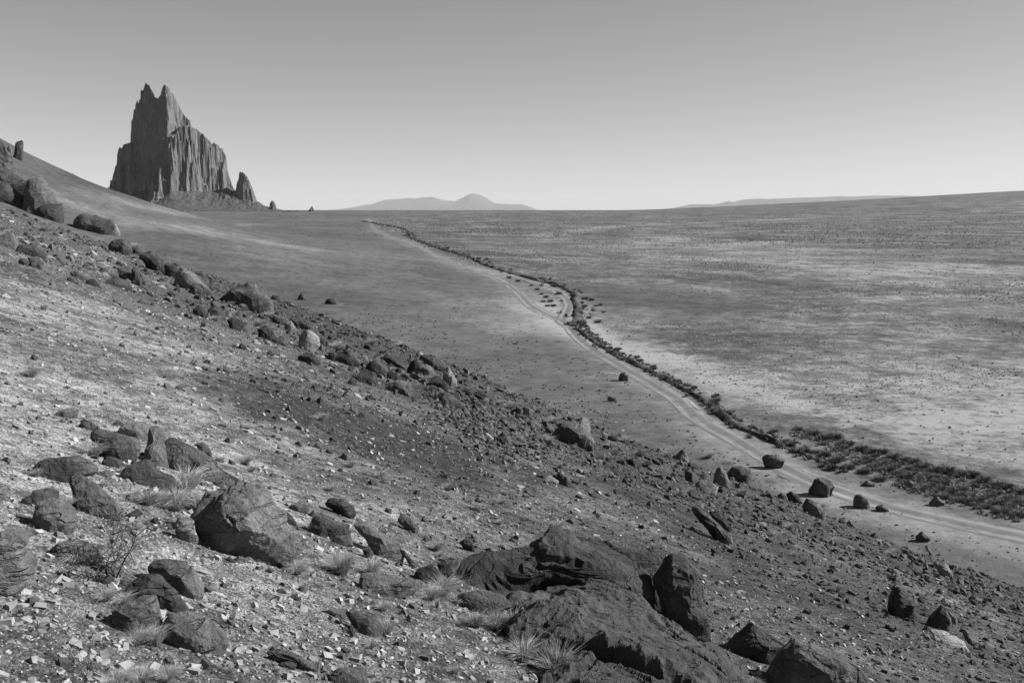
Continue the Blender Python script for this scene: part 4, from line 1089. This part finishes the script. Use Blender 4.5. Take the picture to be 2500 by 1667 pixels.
scatter("rubble", "dark angular rubble strewn over the slope", pos, size * .55, np.clip(r.normal(.10, .09, len(d)), 0, .45), stone_templates(14, .75, 9, 1), r, .5, M_PEBBLE, .05)
# stones at the foot of the slope and on the plain
a = np.radians(r.uniform(-30, 30, 9000)); dd = np.exp(r.uniform(math.log(55), math.log(420), 9000))
x, y = dd * np.sin(a), dd * np.cos(a); sx, wx = SW(x, y)
k = (r.random(9000) < np.exp(-np.maximum(sx - 62, 0) / 22.0)) & (sx > 40) & (polydist(x, y, TR_MAIN) > 3) & (H(x, y) - plain_h(x, y) < 3)
x, y, dd = x[k], y[k], dd[k]
pos = np.stack([x, y, H(x, y)], -1)
scatter("plain_stones", "small stones thinly strewn over the plain at the slope's foot", pos, np.clip(r.uniform(3, 8, len(dd)) * dd / FPX, .06, .4) * .5, np.where(r.random(len(dd)) < .25, r.uniform(.4, .8, len(dd)), r.uniform(0, .15, len(dd))), low_templates(10, .7, 13), r, .3, M_PEBBLE)

# the larger loose stones, one by one
def place_stones(n, flat, mat, lab, grp, seed, pale):
    r = np.random.default_rng(seed)
    tm = stone_templates(9, flat, seed, 2)
    mes = []
    for w, f in tm:
        me = mesh_np("stone", w, f, False); me.materials.append(mat); mes.append(me)
    got = 0
    while got < n:
        pos, d, s_, w_ = slope_points(400, r, 3.2, 60)
        if not pale and got < 75:           # many of the dark ones lie along the ridge line
            cu = r.uniform(330, 1700, 120); cv = np.interp(cu, [330, 600, 1000, 1300, 1500, 1700], [640, 745, 905, 1010, 1090, 1145]) + r.uniform(6, 48, 120)
            pos, ok = hit(cu, cv); d = np.linalg.norm(pos[:, :2], axis=1); ok &= d < 75; pos, d = pos[ok], d[ok]; s_, w_ = SW(pos[:, 0], pos[:, 1])
        pal = slope_pale(s_, w_)
        keep = r.random(len(d)) < ((0.05 + .95 * pal) if pale else (0.15 + .85 * (1 - pal)))
        t, b, N = frames(pos, r, .22)
        for k in np.where(keep)[0]:
            if got >= n: break
            px = np.clip(11 * (1 - r.random()) ** (-1 / 2.2), 11, 30) * (1.5 if (not pale and got < 75) else 1)
            sz = min(px * d[k] / FPX, .45) * .55
            o = bpy.data.objects.new("stone", mes[r.integers(0, len(mes))]); COL.objects.link(o)
            from mathutils import Matrix
            M = Matrix((t[k], b[k], N[k])).transposed()
            o.matrix_world = Matrix.LocRotScale(Vector(pos[k] + N[k] * sz * flat * .15), M.to_quaternion(), Vector((sz,) * 3))
            tag(o, lab, "stone", grp)
            got += 1
place_stones(150, .32, M_STONE_P, "flat pale sandstone piece lying loose on the gravel slope", "flat pale sandstone pieces on the gravel slope", 301, True)
place_stones(150, .7, M_STONE_D, "dark angular stone of modest size lying loose on the gravel slope", "dark angular loose stones on the gravel slope", 302, False)
# the row of pale stones on the plain
r = np.random.default_rng(77)
tm = stone_templates(5, .6, 55, 2); mes = []
for w, f in tm:
    me = mesh_np("stone", w, f, False); me.materials.append(M_STONE_P); mes.append(me)
rowp, _ = hit(*np.array([(ZR["O"][0] + .2168 * a, ZR["O"][1] + .2168 * b) for a, b in ((495, 500), (520, 515), (560, 520), (600, 505), (620, 490), (640, 530), (690, 490), (720, 495), (820, 485), (850, 500), (880, 500), (940, 495), (930, 515), (790, 610), (1030, 600), (1110, 700))]).T)
for k, p in enumerate(rowp):
    o = bpy.data.objects.new("stone", mes[k % 5]); COL.objects.link(o)
    o.location = tuple(p); sz = np.hypot(p[0], p[1]) / FPX * r.uniform(4.0, 7.5); o.scale = (sz, sz, sz); o.rotation_euler = (r.uniform(-.3, .3), r.uniform(-.3, .3), r.uniform(0, 6))
    tag(o, "white stone of the loose row on the plain behind the big pointed boulder", "stone", "row of white stones on the plain")

# ------------------------------------------------------------------ plants
def blades_mesh(name, n, r, h, spread, width, lean, seg=2, dome=False):
    V, F = [], []
    for k in range(n):
        a = r.uniform(0, 6.283); rad = spread * math.sqrt(r.random())
        b0 = np.array([math.cos(a) * rad * .35, math.sin(a) * rad * .35, -0.03 * h])
        if dome:
            el = math.asin(r.uniform(.05, 1.0)); dr = np.array([math.cos(el) * math.cos(a), math.cos(el) * math.sin(a), math.sin(el)])
            L_ = h * r.uniform(.6, 1.05); tip = b0 + dr * L_ * np.array([spread / h, spread / h, 1]); mid = (b0 + tip) / 2 + np.array([0, 0, .12 * h])
        else:
            L_ = h * r.uniform(.45, 1.05); le = lean * r.random() ** .7
            out_ = np.array([math.cos(a), math.sin(a), 0]) + r.normal(size=3) * np.array([.3, .3, 0])
            mid = b0 + out_ * L_ * le * .35 + np.array([0, 0, L_ * .55]); tip = b0 + out_ * L_ * le + np.array([0, 0, L_ * (1 - .35 * le)])
        sd = np.cross(tip - b0, r.normal(size=3)); sd /= np.linalg.norm(sd) + 1e-9
        wv = width * r.uniform(.6, 1.2); i = len(V)
        V += [b0 - sd * wv, b0 + sd * wv, mid + sd * wv * .8, mid - sd * wv * .8, tip]
        F += [(i, i + 1, i + 2), (i, i + 2, i + 3), (i + 3, i + 2, i + 4)]
    return mesh_np(name, np.array(V), np.array(F), False)

r = np.random.default_rng(5)
grass_me = []
for k in range(5):
    me = blades_mesh("grass_tuft", 760, r, 1.0, .6, .0065, .85 + .15 * k); me.materials.append(M_GRASS); grass_me.append(me)
shrub_me = []
for k in range(4):
    me = blades_mesh("shrub", 700, r, 1.0, .95, .018, 1.0, dome=True); me.materials.append(M_SHRUB); shrub_me.append(me)

def plant(name, me, p, sc, label, cat, group, zs=1.0, rot=0):
    o = bpy.data.objects.new(name, me); COL.objects.link(o)
    o.location = tuple(p); o.scale = (sc, sc, sc * zs); o.rotation_euler = (0, 0, rot)
    return tag(o, label, cat, group)

# tufts one can point at: pixel of the foot, height in pixels, label
TUFTS = [(1358, 1655, 92, "largest bright bunch of dry grass at the bottom right of centre"), (1277, 1612, 62, "bright grass bunch left of the largest one at the bottom"),
 (1212, 1535, 52, "dark grass tuft at the left foot of the outcrop's low slab"), (1250, 1542, 56, "grass tuft below the middle of the outcrop's low slab"), (1285, 1538, 58, "shaded grass tuft against the outcrop's low slab"), (1318, 1545, 50, "drooping grass tuft in the outcrop's black hollow"),
 (1160, 1530, 44, "small grass tuft left of the outcrop's grass row"), (1135, 1475, 44, "grass tuft at the left end of the big outcrop"), (1080, 1450, 52, "grass tuft between the wide pale-grey slab and the outcrop"), (1050, 1462, 40, "low grass at the right end of the wide pale-grey slab"),
 (832, 1402, 64, "round bright grass bunch in front of a dark rock right of the domed boulder"), (905, 1402, 48, "grass tuft above the wide pale-grey slab"), (950, 1450, 46, "grass tuft growing on the front of the wide pale-grey slab"),
 (455, 1196, 70, "large feathery grass bunch behind the domed boulder's left shoulder"), (428, 1244, 62, "grass bunch above the lichen-spotted oval stone"), (487, 1250, 58, "wispy grass against the left side of the domed boulder"), (360, 1232, 44, "grass tuft in the middle of the left rock group"), (394, 1236, 46, "grass tuft right of the flat stone in the left rock group"),
 (228, 1112, 44, "pale grass tuft left of the broad cracked block"), (188, 1372, 46, "dry grass along the front of the dark low boulder"), (216, 1374, 42, "second dry tuft at the front of the dark low boulder"), (160, 1240, 34, "thin grass beside the five-sided dark block"),
 (257, 1466, 36, "low grey grass tuft left of the leaning dark boulder"), (300, 1474, 34, "pale low grass tuft just left of the hollowed boulder's top"), (339, 1570, 44, "dark grass stalks below the hollowed dark boulder"), (380, 1572, 52, "twiggy grass between the two lowest boulders of the trio"), (346, 1664, 44, "grass tuft at the bottom edge left of a pale stone lump"), (407, 1660, 44, "grey grass tuft at the bottom edge"), (286, 1668, 40, "grass tuft at the bottom edge right of the bare twigs"),
 (725, 1400, 40, "grass tuft at the right foot of the domed boulder"), (941, 1548, 48, "grey grass at the right end of the dark oblong boulder"), (935, 1490, 30, "low grass tuft above the dark oblong boulder"), (905, 1580, 30, "grass tuft with a white stone at the bottom centre"),
 (822, 852, 26, "pale grass tuft on the ridge beside the domed dark boulder"), (1244, 998, 26, "pale grass tuft on the ridge edge above the rubble"), (1222, 990, 20, "smaller pale tuft left of the ridge edge tuft"), (1351, 1034, 24, "pale tuft on the ridge left of the big pointed boulder"), (1522, 1080, 22, "pale tuft on the ridge right of the big pointed boulder"), (1490, 1092, 18, "low tuft between two ridge boulders"),
 (1062, 975, 30, "dark bush left of the smooth sloping boulder on the ridge"), (1040, 960, 26, "dark bush at the right end of the long smooth ridge boulder"), (330, 610, 22, "thin grass tuft between two dark boulders on the left ridge line"), (1730, 1118, 22, "low tuft left of the upright egg-shaped boulder"), (75, 920, 34, "soft grass clump on the pale scree near the left edge"), (600, 1130, 26, "grass tuft on the gravel above the long layered slab"), (1065, 1345, 34, "grass tuft on gravel above the peaked boulder by the outcrop"), (1480, 1655, 40, "short grass at the lower left of the big outcrop")]
tp, _ = hit([q[0] for q in TUFTS], [q[1] for q in TUFTS])
for k, (q, p) in enumerate(zip(TUFTS, tp)):
    sc = q[2] * np.linalg.norm(p - np.array([0, 0, CAMZ])) / FPX
    dark = "bush" in q[3] or "dark" in q[3][:6]
    plant("grass_tuft" if not "bush" in q[3] else "bush", shrub_me[k % 4] if "bush" in q[3] else grass_me[k % 5], p, sc * 1.02, q[3], "bush" if "bush" in q[3] else "grass", None, rot=k * 1.7)
# small tufts among the gravel
r = np.random.default_rng(93)
pos, d, s_, w_ = slope_points(900, r, 3.5, 65)
k = r.permutation(len(d))[:110]
for i in k:
    sc = np.clip(r.uniform(12, 28) * d[i] / FPX, .05, .4)
    plant("grass_tuft", grass_me[i % 5], pos[i], sc, "small dry grass tuft scattered among the gravel of the slope", "grass", "small grass tufts among the gravel", rot=i)

# shrubs along the track
def Mpt(a): return np.array([(1720 + .3316 * x, 1000 + .3316 * y) for x, y in a])
back = [(800, 185), (880, 222), (960, 215), (1050, 262), (1160, 300), (1230, 318), (1310, 322), (1400, 358), (1470, 380), (1540, 390), (1620, 430), (1700, 450), (1790, 462), (1880, 488), (1970, 492), (2060, 530), (2150, 562), (2240, 580), (2320, 612)]
mid = [(690, 150), (740, 310), (820, 318), (900, 340), (990, 372), (1060, 432), (1130, 388), (1170, 468), (1250, 420), (1350, 452), (1430, 470), (1490, 502), (1570, 515), (1680, 558), (1750, 545), (1830, 612), (1900, 590), (1960, 640), (2030, 672), (2110, 640), (2170, 690), (2250, 720), (1930, 682), (1600, 590), (2310, 785), (2200, 762), (1770, 650), (1290, 520), (2080, 720), (1700, 612), (2340, 690)]
bp_, _ = hit(*Mpt(back).T); mp_, _ = hit(*Mpt(mid).T)
NTH = "leftmost,second,third,fourth,fifth,sixth,seventh,eighth,ninth,tenth,eleventh,twelfth,thirteenth,fourteenth,fifteenth,sixteenth,seventeenth,eighteenth,nineteenth".split(",")
for k, p in enumerate(bp_):
    plant("shrub", shrub_me[k % 4], p, r.uniform(.75, 1.05), NTH[k] + (" from the left" if k else "") + " of the dark shrubs in the belt's back row beside the track", "shrub", "dark shrubs in the back row beside the track", .95, k)
ex_u = r.uniform(700, 2345, 70); ex_v = 130 + (ex_u - 700) * .30 + r.uniform(40, 190, 70) * np.clip((ex_u - 550) / 900, .3, 1)
exp_, _ = hit(1720 + .3316 * ex_u, 1000 + .3316 * ex_v)
for k, p in enumerate(exp_):
    if polydist(np.array([p[0]]), np.array([p[1]]), TR_MAIN)[0] < 4: continue
    plant("shrub", shrub_me[k % 4], p, r.uniform(.3, .6), "small shrub filling the belt between the two shrub rows by the track", "shrub", "small shrubs filling the belt beside the track", 1.0, k)
for k, p in enumerate(mp_):
    plant("shrub", shrub_me[(k + 1) % 4], p, r.uniform(.5, .85), "grey bushy shrub in the front of the belt beside the track", "shrub", "grey shrubs in the front of the belt beside the track", .85, k * 2)
bl = resample(BANK, 2.6)
BR2 = [(q[0], q[1]) for q in np.repeat(resample(BANK, 1.2), 4, 0) + r.normal(size=(len(resample(BANK, 1.2)) * 4, 2)) * .75 + np.array([.1, .0])]
for k, q in enumerate(bl):
    q = q + r.normal(size=2) * np.array([.9, .9]) + np.array([.8, .3])
    plant("shrub", shrub_me[k % 4], (q[0], q[1], float(H(q[0], q[1])) + .12), r.uniform(.35, .8), "low scrubby bush on the earth bank along the track", "shrub", "low bushes along the earth bank", .9, k)
fl = resample(FARB, 5.0)
BR = [(q[0], q[1]) for q in np.repeat(fl, 2, 0) + r.normal(size=(len(fl) * 2, 2)) * 2.0]
fl = fl[np.linspace(0, len(fl) - 1, 55).astype(int)]
for k, q in enumerate(fl):
    dq = np.hypot(*q)
    q = q + r.normal(size=2) * 1.8
    plant("shrub", shrub_me[k % 4], (q[0], q[1], float(H(q[0], q[1]))), r.uniform(.5, .9) + dq * .0009, "dark shrub in the long far line beside the upper track", "shrub", "dark shrubs in the far line beside the upper track", 1.0, k)
ORD = None
near = np.array([(650 + .3614 * x, 430 + .3614 * y) for x, y in ((1640, 690), (1700, 712), (1790, 742), (1830, 770), (1860, 800), (1890, 820), (1920, 850), (1900, 880), (1940, 880), (1870, 850), (1960, 735), (2010, 745), (2080, 770), (2130, 790), (2160, 830), (2200, 840), (2150, 880), (2230, 880), (2120, 930), (2180, 960), (2240, 990), (2110, 990), (2140, 1010), (2210, 910), (2130, 860))])
hp, _ = hit(near[:, 0], near[:, 1])
for k, p in enumerate(hp):
    plant("shrub", shrub_me[k % 4], p, r.uniform(.55, 1.0), "small shrub in the clumps around the track's curved loop", "shrub", "small shrubs around the track loop", 1.0, k)

# the unbroken low brush between the single shrubs
def brush(name, label, pts, lo, hi, r):
    Vs, Fs, off = [], [], 0
    for k, q in enumerate(pts):
        n = 26
        c = np.array([q[0], q[1], float(H(q[0], q[1]))]); h = r.uniform(lo, hi)
        a = r.uniform(0, 6.283, n); el = np.arcsin(r.uniform(.1, 1, n))
        d = np.stack([np.cos(el) * np.cos(a), np.cos(el) * np.sin(a), np.sin(el)], -1) * (h * r.uniform(.6, 1.1, n))[:, None]
        sd = np.cross(d, r.normal(size=(n, 3))); sd *= (h * .09) / (np.linalg.norm(sd, axis=1, keepdims=True) + 1e-9)
        V = np.stack([c - sd * .6 + d * .1, c + sd * .6 + d * .1, c + d * .65 + sd, c + d], 1).reshape(-1, 3)
        i = np.arange(n)[:, None] * 4 + off
        Vs.append(V); Fs.append(np.concatenate([i + np.array([[0, 1, 2]]), i + np.array([[0, 2, 3]])])); off += len(V)
    V = np.vstack(Vs); o = link(name, mesh_np(name, V, np.vstack(Fs), False, {"tone": np.repeat(r.uniform(0, 1, len(V) // 4), 4)}), M_SCRUB)
    return tag(o, label, None, kind="stuff")
r = np.random.default_rng(65)
brush("brush", "dark low brush along the far upper bank of the track", BR, .5, 1.3, r)
M_BELT = tone_material("belt_grass", 0.13, 0.33, attr="tone")
bu = r.uniform(640, 2352, 650); bv = 120 + (bu - 640) * .295 + r.uniform(10, 235, 650) * np.clip((bu - 500) / 1000, .3, 1)
bq, _ = hit(1720 + .3316 * bu, 1000 + .3316 * bv)
kk = polydist(bq[:, 0], bq[:, 1], TR_MAIN) > 3.2
brush("belt_grass", "grey dry grass filling the shrub belt beside the track", bq[kk], .18, .5, r).data.materials[0] = M_BELT
brush("brush", "dark low brush along the near earth bank of the track", BR2, .3, .75, r)

# scrub far out on the plain, too small to count
r = np.random.default_rng(64)
n = 8000
a = np.radians(r.uniform(-26, 33, n)); dd = np.exp(r.uniform(math.log(260), math.log(3200), n))
x, y = dd * np.sin(a), dd * np.cos(a); sx, wx = SW(x, y)
td = polydist(x, y, TR_MAIN)
dens = .12 + .88 * sm(fbm2(x / 60, y / 90, 4, 61), -.05, .35)
lefty = sx < 90 + 0.05 * dd
k = (r.random(n) < dens * np.where(lefty, .35, 1.0)) & (td > 5) & ((sx > 62) | (wx > 130))
x, y, dd = x[k], y[k], dd[k]
pos = np.stack([x, y, H(x, y)], -1)
scatter("desert_scrub", "low scrub dotting the far desert plain", pos, np.clip(r.uniform(1.2, 3.6, len(dd)) * dd / FPX, .12, 1.5) * .5, r.uniform(0, 1, len(dd)), low_templates(10, .8, 33), r, .2, M_SCRUB)

M_TUSSOCK = tone_material("tussock_grass", 0.06, 0.30, attr="tone")
r = np.random.default_rng(640)
n = 70000
a = np.radians(r.uniform(-14, 31, n)); dd = np.exp(r.uniform(math.log(125), math.log(2600), n))
x, y = dd * np.sin(a), dd * np.cos(a)
pat = fbm2(x / 22, y / 30, 4, 161) + .6 * fbm2(x / 120, y / 160, 3, 167)
k = (side(x, y, TR_MAIN) > 6) & (r.random(n) < .08 + .92 * sm(pat, -.1, .5))
k &= ~(inpoly(x, y, DARK_POLY) & (r.random(n) < .85))
x, y, dd, pat = x[k], y[k], dd[k], pat[k]
pyr = []
for q in range(8):
    c = r.uniform(-.9, .9, (4, 2)) * .3 + np.array([[1, 0], [0, 1], [-1, 0], [0, -1]]) * .8
    pyr.append((np.vstack([np.column_stack([c, np.full(4, -.15)]), [[r.uniform(-.3, .3), r.uniform(-.3, .3), r.uniform(.5, .9)]]]), np.array([(0, 1, 4), (1, 2, 4), (2, 3, 4), (3, 0, 4)])))
pos = np.stack([x, y, H(x, y)], -1)
tn = np.where(fbm2(x / 35, y / 50, 3, 171) + r.normal(size=len(x)) * .15 > 0.02, r.uniform(.45, 1.0, len(x)), r.uniform(.08, .4, len(x)))
scatter("tussocks", "low dry grass tussocks mottling the plain right of the track", pos, np.clip(r.uniform(2.2, 6.0, len(dd)) * dd / FPX, .15, 2.2) * .6, tn, pyr, r, .1, M_TUSSOCK, 0)

# bare twiggy shrubs
def twig_shrub(foot, hpx, label, seed, stems=4):
    r = np.random.default_rng(seed)
    p, _ = hit([foot[0]], [foot[1]]); p = p[0]
    Hh = hpx * np.linalg.norm(p - np.array([0, 0, CAMZ])) / FPX
    root = bpy.data.objects.new("bare_shrub", None); COL.objects.link(root); root.location = tuple(p); tag(root, label, "shrub")
    def tube(path, r0, r1, V, F):
        n = len(path); path = np.array(path); i0 = len(V)
        for k in range(n):
            t = path[min(k + 1, n - 1)] - path[max(k - 1, 0)]; t /= np.linalg.norm(t) + 1e-9
            a = np.cross(t, [0.3, 0.9, 0.1]); a /= np.linalg.norm(a); b = np.cross(t, a); rr_ = r0 + (r1 - r0) * k / (n - 1)
            for m in range(4):
                an = m * math.pi / 2; V.append(path[k] + rr_ * (a * math.cos(an) + b * math.sin(an)))
        for k in range(n - 1):
            for m in range(4):
                F.append((i0 + 4 * k + m, i0 + 4 * k + (m + 1) % 4, i0 + 4 * k + 4 + (m + 1) % 4, i0 + 4 * k + 4 + m))
    def walk(p0, d, L_, n):
        out_ = [p0]
        for k in range(n):
            d = d + r.normal(size=3) * .22; d[2] += .05; d /= np.linalg.norm(d); out_.append(out_[-1] + d * L_ / n)
        return out_, d
    for s_ in range(stems):
        V, F = [], []
        a = s_ * 6.28 / stems + r.uniform(-.5, .5)
        d0 = np.array([math.cos(a) * .6, math.sin(a) * .6, 1.0]); d0 /= np.linalg.norm(d0)
        path, d1 = walk(np.array([0, 0, -.02 * Hh]), d0, Hh * r.uniform(.75, 1.0), 7)
        rr0 = Hh * .014
        tube(path, rr0, rr0 * .35, V, F)
        for k in range(2, 7):
            for q in range(3):
                dd_ = np.array(d1) * .5 + r.normal(size=3) * .75; dd_[2] = abs(dd_[2]) * .7 + .15; dd_ /= np.linalg.norm(dd_)
                sub, d2 = walk(np.array(path[k]), dd_, Hh * r.uniform(.2, .42), 4)
                tube(sub, rr0 * .5, rr0 * .2, V, F)
                for z in range(2):
                    e = r.normal(size=3); e[2] = abs(e[2]); e /= np.linalg.norm(e)
                    s2, _ = walk(np.array(sub[2 + z]), e, Hh * .14, 2)
                    tube(s2, rr0 * .28, rr0 * .14, V, F)
        link("stem", mesh_np("stem", np.array(V), np.array(F), True), M_TWIG, parent=root)
twig_shrub((281, 1414), 160, "bare branching shrub without leaves in the left foreground", 1, 5)
twig_shrub((206, 1672), 110, "thin bare twigs rising at the bottom edge near the left corner", 2, 2)
twig_shrub((62, 1418), 60, "small bare twigs against the smooth round boulder at the left edge", 3, 3)

# ------------------------------------------------------------------ haze between here and the far mountains
zlo, zhi, hw = float(gz.min()) - 1.0, 1900.0, 130000.0
hv = np.array([[a, b, c] for c in (zlo, zhi) for b in (-hw, hw) for a in (-hw, hw)])
hf = np.array([(0, 2, 3, 1), (4, 5, 7, 6), (0, 1, 5, 4), (1, 3, 7, 5), (3, 2, 6, 7), (2, 0, 4, 6)])
hm = bpy.data.materials.new("haze_air"); hm.use_nodes = True
for n_ in list(hm.node_tree.nodes): hm.node_tree.nodes.remove(n_)
pv = hm.node_tree.nodes.new("ShaderNodeVolumePrincipled"); ho = hm.node_tree.nodes.new("ShaderNodeOutputMaterial")
pv.inputs["Color"].default_value = (.95, .95, .95, 1); pv.inputs["Density"].default_value = 0.75e-5
hm.node_tree.links.new(pv.outputs[0], ho.inputs["Volume"])
hz = link("haze", mesh_np("haze", hv, hf, False), hm)
tag(hz, "thin pale desert haze", None, kind="stuff")
